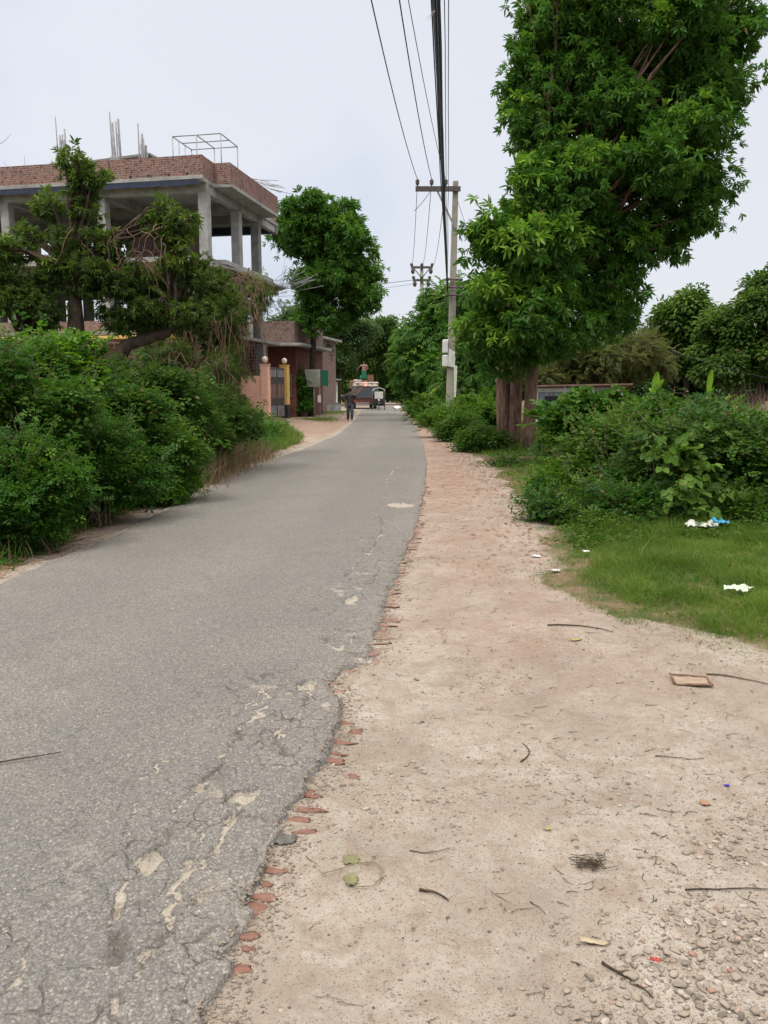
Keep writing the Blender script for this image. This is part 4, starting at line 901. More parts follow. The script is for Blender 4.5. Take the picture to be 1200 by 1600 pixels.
# ------------------------------------------------------------------ poles and cables
P=W(702,645,32); bx,by=P.x,32.0; T=W(712,283,32)
up_=empty('utility_pole',(bx,by,0),0,label='tall square concrete pole with a crossarm, nearest to the camera on the right bank',cat='utility pole')
lean=(T.x-bx)/T.z; 
mb=MB(); a=0.165; b_=0.10; tz=T.z
mb.add([(-a,-a,-.3),(a,-a,-.3),(a,a,-.3),(-a,a,-.3)]+[(T.x-bx+sx*b_,sy*b_,tz) for sx,sy in ((-1,-1),(1,-1),(1,1),(-1,1))],[(3,2,1,0),(4,5,6,7),(0,1,5,4),(1,2,6,5),(2,3,7,6),(3,0,4,7)])
mb.build('shaft',M['pole'],up_,0.02)
zc=W(700,296,32).z; xa0=W(649,296,32).x-bx; xa1=W(719,296,32).x-bx
ca_=MB().b2(xa0,xa1,-.22,-.12,zc-.11,zc+.07).build('crossarm',M['iron'],up_)
for px in (652,674,696):
    x=W(px,290,32).x-bx; mb=MB(); mb.tube([(x,-.17,zc+.07),(x,-.17,zc+.12),(x,-.17,zc+.16),(x,-.17,zc+.2),(x,-.17,zc+.25),(x,-.17,zc+.31),(x,-.17,zc+.34)],[.025,.03,.085,.06,.09,.06,.03],10); mb.build('insulator',M['iron'],up_)
mb=MB(); mb.beam((W(683,300,32).x-bx,-.17,zc-.1),(T.x-bx-.02,-.17,zc-1.45),.05,.07); mb.build('brace',M['steel'],up_)
def polex(z): return (T.x-bx)*z/T.z
for z in (zc-3.7,zc-4.0,zc-3.4):
    mb=MB(); mb.bar((polex(z)-.22,-.2,z),(polex(z)+.3,-.2,z),.03); mb.ball((polex(z)-.24,-.2,z),.08,8,6); mb.ball((polex(z)+.3,-.2,z),.07,8,6); mb.build('spool_bracket',M['iron'],up_)
zb=W(695,552,32).z; zt=W(695,531,32).z
for (pa,pb) in ((531,552),(555,573)):
    z1,z0=W(695,pa,32).z,W(695,pb,32).z; xx=W(695.5,552,32).x-bx; MB().b2(xx-.12,xx+.10,-.26,-.02,z0,z1).build('meter_box',M['white'],up_,0.03)

pst=MB(); x0=polex(2.9); pst.add([(x0-.15,-.215,2.55),(x0+.13,-.218,2.5),(x0+.17,-.222,3.1),(x0-.10,-.218,3.25),(x0-.15,-.212,2.55),(x0+.13,-.214,2.5),(x0+.17,-.218,3.1),(x0-.10,-.214,3.25)],[(0,1,2,3),(7,6,5,4),(0,4,5,1),(1,5,6,2),(2,6,7,3),(3,7,4,0)]); pst.build('poster',M['plastic_white'],up_)
mb=MB(); mb.add([(x0+.12,-.23,1.3),(x0+.2,-.23,1.35),(x0+.24,-.23,2.55),(x0+.1,-.23,2.6),(x0+.12,-.226,1.3),(x0+.2,-.226,1.35),(x0+.24,-.226,2.55),(x0+.1,-.226,2.6)],[(0,1,2,3),(7,6,5,4),(0,4,5,1),(1,5,6,2),(2,6,7,3),(3,7,4,0)]); mb.build('paper_strip',M['plastic_green'],up_)
# far pole
P=W(660,600,54); T2=W(659,415,54)
fp=empty('utility_pole',(P.x,54,0),0,label='distant concrete pole with a short double crossarm seen above the trees',cat='utility pole')
mb=MB(); mb.tube([(0,0,-.2),(T2.x-P.x,0,T2.z)],[.19,.11],8); mb.build('shaft',M['pole'],fp)
for pz,xa,xb in ((418,642,676),(438,645,672)):
    z=W(659,pz,54).z; MB().b2(W(xa,pz,54).x-P.x,W(xb,pz,54).x-P.x,-.2,-.1,z-.08,z+.06).build('crossarm',M['iron'],fp)
    for px in (xa+1,(xa+xb)/2,xb-1):
        x=W(px,pz,54).x-P.x; mb=MB(); mb.ball((x,-.15,z+.16),.11,8,6); mb.build('insulator',M['iron'],fp)
    for px in (xa+3,xb-3):
        x=W(px,pz,54).x-P.x; mb=MB(); mb.ball((x,-.15,z-.25),.13,8,6,(1,1,1.5)); mb.build('insulator',M['iron'],fp)
for s in (-1,1):
    z=W(659,418,54).z; mb=MB(); mb.bar((T2.x-P.x+s*.5,-.15,z-.1),(T2.x-P.x,-.15,z-.7),.03); mb.build('brace',M['iron'],fp)
P=W(657,612,50); sp_=empty('marker_post',(P.x,50,0),0,label='short thin whitish post in the green verge near the bend',cat='post')
MB().tube([(0,0,0),(0.02,0,2.35)],[.09,.07],8).build('post',M['white'],sp_); MB().b2(-.09,.11,-.09,.09,1.2,1.45).build('band',M['concrete_dark'],sp_)
def cable(label,a,b,sag,r=0.012,mat='cable',name='overhead_cable',cat='cable',group=None,n=26,wob=0):
    a,b=Vector(a),Vector(b); g=random.Random(int(a.x*1000+b.z*77)); pts=[]
    for i in range(n):
        t=i/(n-1); p=a.lerp(b,t); p.z-=sag*4*t*(1-t); 
        if 0<i<n-1: p+=Vector((g.uniform(-wob,wob),0,g.uniform(-wob,wob)))
        pts.append(p-a)
    mb=MB(); mb.tube(pts,r,5,cap=False); o=mb.build(name,M[mat]); o.location=a; tag(o,label,cat,group); return o
def through(px,py,start,Yend,zoff=None):
    """continue from start through the sight point at a plausible plane and on to Yend"""
    return None
zi=zc+.33
ins=[Vector((bx+W(px,290,32).x-bx,31.83,zi)) for px in (652,674,696)]
# high voltage lines towards the camera and past it (parallel)
for i,(v,pxtop,lab) in enumerate(zip(ins,(580,624,638),('thin overhead line leaving the left insulator, leftmost across the sky','thin overhead line leaving the middle insulator across the sky','faint overhead line leaving the right insulator nearest the pole'))):
    Yt=15.0; pt=W(pxtop,0,Yt); slope=(v.x-pt.x)/(v.y-Yt); Ye=-9; e=Vector((v.x-slope*(v.y-Ye),Ye,zi+0.2))
    # choose the sag so that the wire passes the frame's top at Yt
    t=(v.y-Yt)/(v.y-Ye); zz0=v.z+(e.z-v.z)*t; sag=(zz0-pt.z)/(4*t*(1-t)); cable(lab,v,e,max(0.3,min(sag,1.6)),0.013 if i<2 else .009,'cable_grey' if i==2 else 'cable')
# thick service bundle on the camera side
bz=zc-3.7; st=Vector((bx+polex(bz)-.22,31.8,bz)); 
BL=['leftmost thin black wire, hanging apart on the left of the overhead bundle','second thin black wire on the left flank of the overhead bundle','heavy black cable forming the left side of the overhead bundle','black cable just left of the middle of the overhead bundle','thickest black cable in the middle of the overhead bundle','slim black cable tight against the thickest one in the bundle','heavy black cable on the right side of the overhead bundle','slim black cable near the right flank of the overhead bundle','thin black cable closing the right flank of the overhead bundle','thin grey wire hanging just clear to the right of the bundle','thin grey wire farthest to the right of the overhead bundle']
for i in range(11):
    pxt=682+(-9,-5,-3,-1.5,0,1,2,3.5,5,12,20)[i]; dz=(i%4)*0.10-0.1; a=st+Vector((0,0,(i-5)*0.07+dz*0.5)); Yt=10.5-0.12*i; pt=W(pxt,0,Yt); sl=(a.x-pt.x)/(a.y-Yt); Ye=-9; e=Vector((a.x-sl*(a.y-Ye),Ye,7.1+(i%3)*.1)); t=(a.y-Yt)/(a.y-Ye)
    sag=((a.z+(e.z-a.z)*t)-pt.z)/(4*t*(1-t)); cable(BL[i],a,e,sag,(0.010,0.008,0.022,0.016,0.026,0.014,0.020,0.012,0.010,0.006,0.006)[i],'cable' if i<9 else 'cable_grey',wob=0.008)
# loose tail hanging in the bundle
cable('short loose cable end dangling beside the crossarm',ins[1]+Vector((0,-.2,-.4)),ins[1]+Vector((-.75,-2.5,-1.7)),0.05,.012)
# lines on to the far pole
zf=W(659,418,54).z+.16
for px,iv,lab in ((643,0,'line between the two poles on the left side of the crossarms'),(659,1,'line between the two poles joining the middle insulators'),(675,2,'line between the two poles on the right side of the crossarms')):
    cable(lab,ins[iv]+Vector((0,0,-.02)),(W(px,416,54).x,53.85,zf),0.9,.012)
zf2=W(659,438,54).z
for k in range(3): cable('dark low line sagging from the near pole to the far pole',st+Vector((0,.2,-.2*k)),(W(664+k*3,438,54).x,53.85,zf2-.3*k),0.6+.2*k,.014,group='low lines between the two poles')
cable('dark line leaving the far pole towards the left over the houses',(W(646,440,54).x,53.8,zf2),(-14,47,7.9),0.5,.016)
cable('second line leaving the far pole low towards the left houses',(W(646,441,54).x,53.8,zf2-.25),(-14,47.5,7.3),0.5,.012,'cable_grey')
cable('thin stay wire slanting down from the near pole into the big tree',(T.x+.1,32,T.z-.75),(W(745,400,30).x,30,W(745,400,30).z),0.05,.012,'cable_grey',name='stay_wire',cat='wire')
a=W(925,505,19); b=W(1240,600,16); cable('long thin wire sloping from the big tree down across the bushes at right',a,b,0.10,.005,'cable')
sheet_=MB(); p=W(684,12,10.2); 
for k in range(3):
    sheet_.add([(0,0,0),(.05,.02,.10),(-.10-.03*k,.03,-.13),(-.03,0,-.02)],[(0,1,3),(0,3,2)])
o=sheet_.build('torn_plastic',M['plastic_white']); o.location=p; tag(o,'torn scrap of white plastic caught in the cable bundle at the top','plastic scrap')
so=o.modifiers.new('solid','SOLIDIFY'); so.thickness=0.004

# ------------------------------------------------------------------ tin shed on the right
a=W(838,600,30); sh=empty('tin_shed',(a.x,30,0),-0.08,label='low shed of corrugated tin with a rusty sheet roof, right of the big trunks',cat='shed')
wd=W(970,600,30).x-a.x; zr=a.z
mb=MB(); n=70
vs=[]; fs=[]
for i in range(n+1):
    x=0.05+(wd-0.1)*i/n; y=0.02*math.sin(i*1.6); vs+=[(x,y,0.0),(x,y,zr-.12),(x,y+.012,0.0),(x,y+.012,zr-.12)]
for i in range(n):
    a0=i*4; fs+=[(a0,a0+4,a0+5,a0+1),(a0+3,a0+7,a0+6,a0+2),(a0+1,a0+5,a0+7,a0+3)]
mb.add(vs,fs); mb.build('wall',M['tin'],sh)
mb=MB(); mb.add([(-.15,-.35,zr-.05),(wd+.3,-.35,zr+.02),(wd+.3,2.4,zr-.28),(-.15,2.4,zr-.35),(-.15,-.35,zr-.10),(wd+.3,-.35,zr-.03),(wd+.3,2.4,zr-.33),(-.15,2.4,zr-.40)],[(0,1,2,3),(7,6,5,4),(0,4,5,1),(1,5,6,2),(2,6,7,3),(3,7,4,0)]); mb.build('roof',M['rust'],sh)
MB().b2(0.04,wd*.55,-.05,-.03,zr-.30,zr-.16).build('fascia',M['white'],sh)
for x in (0.03,wd*.33,wd*.66,wd-.03): MB().b2(x-.04,x+.04,-.07,-.028,0,zr-.1).build('post',M['white'],sh)
for x in (wd*.18,wd*.5): MB().b2(x-.25,x+.25,-.045,-.027,0.5,zr-.45).build('window',M['black'],sh)
# back wall so that it stays a solid hut
MB().b2(0.05,wd-.05,2.2,2.25,0,zr-.45).build('back_wall',M['tin'],sh)

# ------------------------------------------------------------------ truck, rickshaw, people
TX,TY=W(571,637,71).x,71.0
tk=empty('cargo_truck',(TX,TY,0),R(5),label='loaded open cargo truck with red chassis and slatted blue-grey tailboard parked at the left roadside',cat='truck')
MB().b2(-1.15,1.15,0,5.2,0.85,1.0).build('bed',M['red_paint'],tk,0.02)
mb=MB(); mb.b2(-1.12,1.12,-.05,.0,0.62,0.85); mb.b2(-.45,-.3,0,6.5,.6,.84); mb.b2(.3,.45,0,6.5,.6,.84); mb.build('chassis',M['red_paint'],tk,0.01)
mb=MB()
for i in range(5): mb.b2(-1.15,1.15,-.06,-.02,1.03+i*.18,1.15+i*.18)
for x in (-1.12,-.6,0,.6,1.12): mb.b2(x-.04,x+.04,-.10,-.062,0.9,1.95)
mb.build('tailboard',M['blue_slat'],tk)
for s in (-1,1):
    mb=MB()
    for i in range(5): mb.b2(s*1.15-.02,s*1.15+.02,0,5.2,1.03+i*.18,1.15+i*.18)
    for k in range(7): mb.b2(s*1.15-.05,s*1.15+.05,.1+k*.83,.18+k*.83,0.9,2.0)
    mb.build('side_board',M['blue_slat'],tk)
mb=MB(); mb.b2(-1.1,1.1,5.5,7.0,0.75,2.6); cb=mb.build('cab',M['wood'],tk,0.08); MB().b2(-.6,.6,5.45,5.498,1.8,2.3).build('rear_window',M['glass'],cb); MB().b2(.55,1.13,5.3,5.49,1.0,3.15).build('cab_guard',M['wood'],tk)
for x,y in ((-.95,1.2),(.95,1.2),(-.95,6.3),(.95,6.3)):
    w=MB(); w.tube([(x-.14,y,.48),(x-.11,y,.48),(x+.11,y,.48),(x+.14,y,.48)],[.42,.48,.48,.42],20); w=w.build('wheel',M['rubber'],tk); MB().tube([(x-.16,y,.48),(x+.16,y,.48)],.2,12).build('rim',M['rust'],w)
MB().b2(-1.0,1.0,-.12,-.07,.45,.55).build('bumper',M['iron'],tk)
for x in (-.95,.95): MB().b2(x-.09,x+.09,-.14,-.10,.66,.78).build('tail_light',M['redscrap'],tk)
g=random.Random(5)
labs=['cream','reddish','pale','white','grey-white','greenish']
for i in range(12):
    x=-.85+.42*(i%5)+g.uniform(-.05,.05); z=2.05+.22*(i//5); y=.35+(i//5)*.3
    o=MB().ball((0,0,0),.36,12,8,(1,1.1,.42),0.08,i).build('sack',M['sack'] if i not in (2,7) else M['pink']); o.location=Vector((TX,TY,0))+Vector((x*.98,y,z)); o.rotation_euler=(0,g.uniform(-.2,.2),g.uniform(-.5,.5)); tag(o,'stuffed pale sack in the heap on the truck bed' if i not in (2,7) else 'pinkish stuffed sack in the heap on the truck bed','sack','sacks heaped on the truck')
mb=MB(); mb.b2(-1.1,1.1,.1,5.0,1.0,1.85); o=mb.build('cargo',M['wood'],tk)
o=MB().ball((0,0,0),.3,12,8,(1,1,.9),.15,9).build('bundle',M['green']); o.location=(TX-.25,TY+.9,2.75); tag(o,'green cloth bundle on top of the sacks beside the standing man','bundle')

RX_,RY_=W(592,641,66.5).x,66.5
rk=empty('rickshaw',(RX_,RY_,0),R(2),label='small three-wheeled rickshaw with pale hood and white front sheet facing the camera on the lane',cat='rickshaw')
mb=MB(); hp=[]
for i in range(11):
    th=math.pi*i/10; hp.append((-.52*math.cos(th),1.62+.26*math.sin(th)))
for y0,y1 in ((-.05,1.3),):
    vs=[(x,y0,z) for x,z in hp]+[(x,y1,z) for x,z in hp]+[(x*.93,y0,z-.04) for x,z in hp]+[(x*.93,y1,z-.04) for x,z in hp]; n=11; fs=[]
    for i in range(n-1): fs+=[(i,i+1,n+i+1,n+i),(2*n+i,3*n+i,3*n+i+1,2*n+i+1),(i,2*n+i,2*n+i+1,i+1),(n+i,n+i+1,3*n+i+1,3*n+i)]
    mb.add(vs,fs,True)
mb.build('hood',M['white'],rk)
MB().b2(-.36,.36,-.06,-.03,.95,1.55).build('windscreen',M['plastic_white'],rk,0.02)
for x in (-.5,.5):
    mb=MB(); mb.bar((x,0,.5),(x,0,1.65),.022); mb.bar((x,1.2,.5),(x,1.2,1.65),.022); mb.build('frame_post',M['iron'],rk)
MB().b2(-.5,.5,.55,1.3,.42,.85).build('seat',M['black'],rk,0.05); MB().b2(-.5,.5,1.22,1.32,.85,1.4).build('backrest',M['black'],rk,0.04); MB().b2(-.45,.45,-.02,.55,.36,.42).build('floor',M['iron'],rk)
MB().b2(-.44,.44,-.03,.02,.5,.93).build('front_panel',M['black'],rk,.03)
mb=MB(); mb.bar((0,-.35,.32),(0,-.05,1.0),.025); mb.bar((-.3,-.05,1.0),(.3,-.05,1.0),.02); mb.build('handlebar',M['steel'],rk); MB().ball((0,-.22,.85),.08,10,7).build('headlight',M['globe'],rk)
def wheel(x,y,r,par,rz=0):
    w=MB(); pts=[(x,y+math.cos(t)*r,r+.02+math.sin(t)*r) for t in [2*math.pi*i/18 for i in range(19)]]; w.tube(pts,.032,6); w=w.build('wheel',M['rubber'],par); m2=MB()
    for i in range(6):
        t=math.pi*i/6; m2.bar((x,y-math.cos(t)*r,r+.02-math.sin(t)*r),(x,y+math.cos(t)*r,r+.02+math.sin(t)*r),.008,4)
    m2.build('spokes',M['steel'],w)
wheel(0,-.38,.27,rk); wheel(-.52,1.0,.27,rk); wheel(.52,1.0,.27,rk)
MB().b2(-.06,.06,-.5,-.28,.56,.6).build('mudguard',M['steel'],rk)

def person(name,loc,rz,joints,edges,radii,skinmat,label,cloth=(),hairpos=None,scale=1.0):
    root=empty(name,loc,rz,label=label,cat='person')
    names=list(joints); me=bpy.data.meshes.new('body'); me.from_pydata([joints[n] for n in names],[(names.index(a),names.index(b)) for a,b in edges],[])
    o=bpy.data.objects.new('body',me); COL.objects.link(o); o.parent=root
    sk=o.modifiers.new('skin','SKIN'); sk.use_smooth_shade=True
    for v,n in zip(me.skin_vertices[0].data,names): v.radius=radii[n] if hasattr(radii[n],'__len__') else (radii[n],radii[n])
    me.skin_vertices[0].data[names.index('pelvis')].use_root=True
    ss=o.modifiers.new('sub','SUBSURF'); ss.levels=2; ss.render_levels=2
    me.materials.append(skinmat); return root
SK=dict(pelvis=(.15,.11),waist=(.135,.10),chest=(.17,.115),neck=.055,head0=(.07,.085),head1=(.085,.10),crown=(.07,.08),
 shL=.062,shR=.062,elL=.043,elR=.043,wrL=.032,wrR=.032,haL=(.045,.022),haR=(.045,.022),fiL=(.03,.012),fiR=(.03,.012),
 hipL=.095,hipR=.095,knL=.062,knR=.062,anL=.042,anR=.042,toL=(.045,.03),toR=(.045,.03))
ED=[('pelvis','waist'),('waist','chest'),('chest','neck'),('neck','head0'),('head0','head1'),('head1','crown'),('chest','shL'),('shL','elL'),('elL','wrL'),('wrL','haL'),('haL','fiL'),('chest','shR'),('shR','elR'),('elR','wrR'),('wrR','haR'),('haR','fiR'),('pelvis','hipL'),('hipL','knL'),('knL','anL'),('anL','toL'),('pelvis','hipR'),('hipR','knR'),('knR','anR'),('anR','toR')]
def fingers(root,hand,dirv,mat):
    mb=MB(); h=Vector(hand); d=Vector(dirv).normalized(); s=d.cross(Vector((0,1,0))).normalized() if abs(d.y)<.9 else Vector((1,0,0))
    for i in range(4):
        b=h+s*(i-1.5)*.018+d*.03; l=(.06,.075,.07,.055)[i]; mb.tube([b,b+d*l*.55,b+d*l+Vector((0,.015,0))],[.009,.008,.006],6)
    b=h+s*.035; mb.tube([b,b+s*.025+d*.02,b+s*.03+d*.05],[.011,.009,.007],6); mb.build('fingers',mat,root)
def shell(mb,rings,n=14,cap=False):
    base=len(mb.v)
    for (x,y,z,rx,ry) in rings:
        for k in range(n):
            t=2*math.pi*k/n; mb.v.append((x+rx*math.cos(t),y+ry*math.sin(t),z))
    for i in range(len(rings)-1):
        for k in range(n):
            k2=(k+1)%n; mb.f.append((base+i*n+k,base+i*n+k2,base+(i+1)*n+k2,base+(i+1)*n+k)); mb.sm.append(True)
    return mb
# walking man, seen from behind, carrying a pole-like load on the right shoulder
P=Gd(547,659); J=dict(pelvis=(0,0,.92),waist=(0,0,1.08),chest=(0,.02,1.30),neck=(0,.04,1.44),head0=(0,.07,1.52),head1=(0,.08,1.60),crown=(0,.07,1.66),
 shL=(-.19,.02,1.38),elL=(-.26,-.04,1.10),wrL=(-.25,.06,.86),haL=(-.25,.08,.80),fiL=(-.25,.09,.72),shR=(.19,.02,1.38),elR=(.32,.08,1.18),wrR=(.26,.20,1.38),haR=(.25,.20,1.45),fiR=(.24,.18,1.51),
 hipL=(-.10,0,.86),knL=(-.11,.10,.50),anL=(-.11,.02,.09),toL=(-.12,.17,.03),hipR=(.10,0,.86),knR=(.11,.02,.48),anR=(.11,-.20,.13),toR=(.12,-.08,.03))
w1=person('person',(P.x,P.y,0.03),R(-4),J,ED,SK,M['skin'],'man in black T-shirt and dark trousers walking away along the left road edge')
mb=MB(); shell(mb,[(0,0,.84,.19,.13),(0,0,1.0,.18,.125),(0,.01,1.15,.185,.13),(0,.02,1.30,.215,.14),(0,.02,1.40,.19,.12),(0,.04,1.46,.085,.08)]); mb.tube([(-.17,.02,1.38),(-.24,-.01,1.18)],[.085,.075],10); mb.tube([(.17,.02,1.38),(.29,.06,1.22)],[.085,.075],10); mb.build('t_shirt',M['black'],w1)
M['jeans']=simple('jeans',(0.055,0.06,0.085,1),.85,.25,10,.2)
mb=MB(); shell(mb,[(0,0,.98,.175,.125),(0,0,.80,.18,.135)]); mb.tube([(-.09,0,.86),(-.11,.10,.50),(-.11,.03,.12)],[.115,.085,.07],12); mb.tube([(.09,0,.86),(.11,.02,.48),(.11,-.18,.14)],[.115,.085,.07],12); mb.build('trousers',M['jeans'],w1)
MB().ball((0,.055,1.62),.105,12,9,(.9,1,1.05)).build('hair',M['hair'],w1); fingers(w1,(-.25,.08,.78),(0,.1,-1),M['skin']); fingers(w1,(.25,.20,1.46),(-.1,-.1,1),M['skin'])
# ladder-like frame he carries
ld=empty('ladder',(P.x+.28,P.y+.25,1.5),0,label='short reddish wooden ladder carried slanting on the walking man\'s right shoulder',cat='ladder')
mb=MB(); mb.bar((.42,.3,.42),(-.12,-.0,-.42),.025); mb.bar((.10,.5,.46),(-.42,.2,-.30),.025); mb.build('rail',M['wood'],ld)
mb=MB()
for i in range(5): t=i/4; a=Vector((.42,.3,.42)).lerp(Vector((-.12,0,-.42)),t*.85+.07); b=Vector((.10,.5,.46)).lerp(Vector((-.42,.2,-.30)),t*.85+.07); mb.bar(a,b,.015)
mb.build('rung',M['wood'],ld)
o=MB().ball((0,0,0),.14,10,8,(.8,1,1.5),.05,3).build('bag',M['black']); o.location=(P.x-.33,P.y+.05,1.2); tag(o,'dark bag hanging at the walking man\'s left side','bag')
# man standing on the load
J2=dict(J); J2.update(elL=(-.33,.06,1.15),wrL=(-.30,.22,1.02),haL=(-.29,.26,1.0),fiL=(-.28,.33,.98),elR=(.40,.06,1.24),wrR=(.56,.12,1.02),haR=(.60,.13,.97),fiR=(.64,.14,.91),knL=(-.13,.05,.5),anL=(-.15,0,.09),toL=(-.16,.14,.03),knR=(.13,.05,.5),anR=(.15,0,.09),toR=(.16,.14,.03))
w2=person('person',(TX-.12,TY+.55,2.52),R(170),J2,ED,SK,M['skin'],'man in a pale reddish shirt and green lungi standing on the truck load')
M['shirt2']=simple('shirt2',(0.30,0.17,0.15,1),.85,.2,10,.2)
mb=MB(); shell(mb,[(0,0,.84,.20,.14),(0,0,1.0,.18,.13),(0,.01,1.15,.185,.135),(0,.02,1.30,.215,.14),(0,.02,1.40,.19,.12),(0,.04,1.46,.085,.08)]); mb.tube([(-.17,.02,1.38),(-.30,.05,1.2)],[.085,.075],10); mb.tube([(.17,.02,1.38),(.36,.05,1.27)],[.085,.075],10); mb.build('shirt',M['shirt2'],w2)
mb=MB(); shell(mb,[(0,0,.98,.17,.125),(0,0,.85,.20,.15),(0,.02,.5,.23,.17),(0,.02,.2,.25,.18)]); mb.build('lungi',M['green'],w2)
MB().ball((0,.055,1.62),.105,12,9,(.9,1,1.05)).build('hair',M['hair'],w2); fingers(w2,(-.29,.26,1.0),(.1,1,-.1),M['skin']); fingers(w2,(.60,.13,.97),(.4,.1,-1),M['skin'])
# ------------------------------------------------------------------ trees
# the big roadside tree
def tp(px,Y,zs,r0,r1,lean=(0,0)):
    b=W(px,690,Y); return [(b.x+lean[0]*z,Y+lean[1]*z,z,r0+(r1-r0)*(z/zs[-1])) for z in zs]
BT=[Lb(985,70,20.5,140,125,2.6),Lb(1060,70,20.5,85,115,1.7),Lb(882,60,20.3,74,110,1.5,.1),Lb(848,30,20.3,34,50,.8,.05),Lb(835,110,20.2,28,36,.6),Lb(975,230,20,125,110,2.2,.03),Lb(1068,205,20.3,62,110,1.4),Lb(1050,300,20.3,62,62,1.2),Lb(930,380,20,92,110,1.9),
    Lb(862,300,19.4,75,80,1.4,.3),Lb(815,420,19,70,100,1.4,.65),Lb(775,365,19,28,30,.6,.5),Lb(850,500,19.6,75,62,1.4,.25),Lb(950,475,20.2,62,45,1.1),Lb(1005,385,20.3,45,42,.8),Lb(970,-150,20.8,160,150,2.8),Lb(790,520,19.2,50,50,.9,.50),
    Lb(812,180,20,18,24,.4),Lb(1145,15,20.5,26,16,.5),Lb(1110,120,20.5,34,60,.7),Lb(840,175,20,50,60,1.0)]
tree('broadleaf_tree','very tall dense green tree with several bare reddish trunks on the right roadside','tree',(W(805,690,20.6).x,20.6,0),BT,
  [tp(792,20.8,(0,.5,1.5,2.6,4.0),.14,.11,(-.04,0)),tp(804,20.6,(0,.5,1.5,2.6,4.2),.17,.13,(0.005,0)),tp(825,19.9,(-.2,.4,1.5,2.6,4.2),.165,.13,(0.03,0.02)),tp(783,21.5,(0,.6,1.5,3.0),.10,.08,(-.05,0))],
  25000,0.42,0.31,'whorl','leaf_big',seed=3,yfrac=.14,shell=.72,droop=.28,twigs=.25)
# tree left of centre
tree('broadleaf_tree','dark green round-topped tree rising above the road on a slender trunk, left of centre','tree',(W(487,650,50).x,50,0),
  [Lb(520,345,50,48,32,2.0),Lb(478,368,50,40,40,1.8),Lb(545,400,50,44,42,2.0),Lb(505,440,50,52,34,2.1),Lb(560,462,50,30,34,1.4),Lb(515,490,50,48,20,1.6),Lb(445,345,50,18,14,.7)],
  [tp(487,50,(0,2,4,6,8.5),.22,.14,(0.04,0))],5600,0.55,0.55,'whorl','leaf_big','bark_dark',seed=5,shell=.7,droop=.15,twigs=.2)
# gnarled mango-like tree at left
b=W(128,640,14)
LT=[Lb(125,255,14,17,14,.25,.3),Lb(148,275,14,14,12,.25,.25),Lb(128,292,14,15,14,.25,.2),Lb(78,322,14.2,20,8,.3,.45),Lb(48,372,14.2,12,8,.25,.4),Lb(105,375,14,16,12,.3,.3),Lb(165,378,14,22,9,.35,.4),Lb(135,335,14,9,14,.25,.1),
    Lb(262,328,14.2,13,5,.25,.8),Lb(250,352,14.2,11,6,.25,.6),Lb(287,345,14.2,10,5,.25,.8),Lb(270,372,14.2,16,8,.25,.5),Lb(85,428,14,40,26,.6,.15),Lb(150,435,14,36,30,.6,.12),Lb(215,435,14.3,58,28,.7,.08),Lb(290,430,14.6,46,26,.7,.12),Lb(340,470,15,36,38,.7,.05),
    Lb(210,490,14.4,62,30,.7),Lb(285,490,14.5,50,32,.7),Lb(15,455,13.5,30,44,.5,.2),Lb(10,390,13.5,16,20,.4,.3),Lb(60,490,13.8,34,26,.5,.1)]
tree('mango_tree','straggly dark-leaved tree with a thick forked trunk in front of the unfinished building','tree',(b.x,14,0),LT,
  [[(b.x,14,-.1,.24),(b.x+.03,14,.8,.21),(b.x-.05,14,1.6,.18),(b.x-.02,14,2.7,.14),(b.x,14,3.6,.08)],[(b.x,14,1.0,.16),(W(200,540,14.2).x,14.1,W(200,540,14.2).z,.12),(W(265,518,14.3).x,14.3,W(265,518,14.3).z,.09)],[(b.x,14,.9,.15),(W(80,570,13.9).x,13.9,W(80,570,14).z,.12),(W(40,530,13.8).x,13.8,W(40,530,14).z,.08)]],
  4300,0.17,0.165,'whorl','leaf_mango','bark_dark',seed=9,shell=.5,droop=.1,twigs=.8,dead=.05,yfrac=.14,ragged=.9)
# vine-hung tree just right of it
b=W(335,700,18.5)
tree('vine_covered_tree','dense thicket tree hung with dull green creepers, right end of the left thicket','tree',(b.x,18.5,0),
  [Lb(300,500,18.3,60,34,1.0),Lb(352,500,18.6,36,42,.9),Lb(330,560,18,62,50,1.1),Lb(290,600,17.5,60,50,1.0),Lb(335,620,18,40,45,.8),Lb(395,465,19,28,18,.5,.1),Lb(240,570,17.5,46,36,.9)],
  [[(b.x,18.5,0,.17),(b.x+.05,18.5,1.5,.14),(b.x-.2,18.5,3,.10)],[(b.x-.6,18.3,0,.1),(b.x-.9,18.3,2,.07)]],8500,0.26,0.20,'narrow','leaf_mango','bark_dark',seed=12,shell=.5,droop=.6,twigs=.7,dead=.10,ragged=.8)
# drooping dry vines
def vines(name,label,pts,n,seed,mat='twig'):
    g=random.Random(seed); mb=MB(); c=Vector(pts[0][0]); 
    for (p,rx,ln,k) in pts:
        for i in range(k):
            x,y,z=p[0]+g.uniform(-rx,rx),p[1]+g.uniform(-.5,.5),p[2]+g.uniform(-.3,.3); q=[]; dx,dy=g.uniform(-.25,.25),g.uniform(-.15,.15); l=ln*g.uniform(.4,1.1)
            for j in range(6): t=j/5; q.append((x+dx*t*2+g.uniform(-.05,.05),y+dy*t,z-l*t*t*.8-l*.2*t))
            mb.tube([Vector(a)-c for a in q],[.012*(1-.7*j/5) for j in range(6)],4,cap=False)
    o=mb.build(name,M[mat]); o.location=c; tag(o,label,'vine')
vines('dry_vine','tangle of dry brown creepers hanging in the left thicket in front of the building',[(W(330,470,17.5),1.0,1.5,70),(W(200,380,14),.8,.8,40),(W(270,560,16.5),1.1,1.2,60),(W(380,430,18),.5,.8,30)],0,4,'bark')
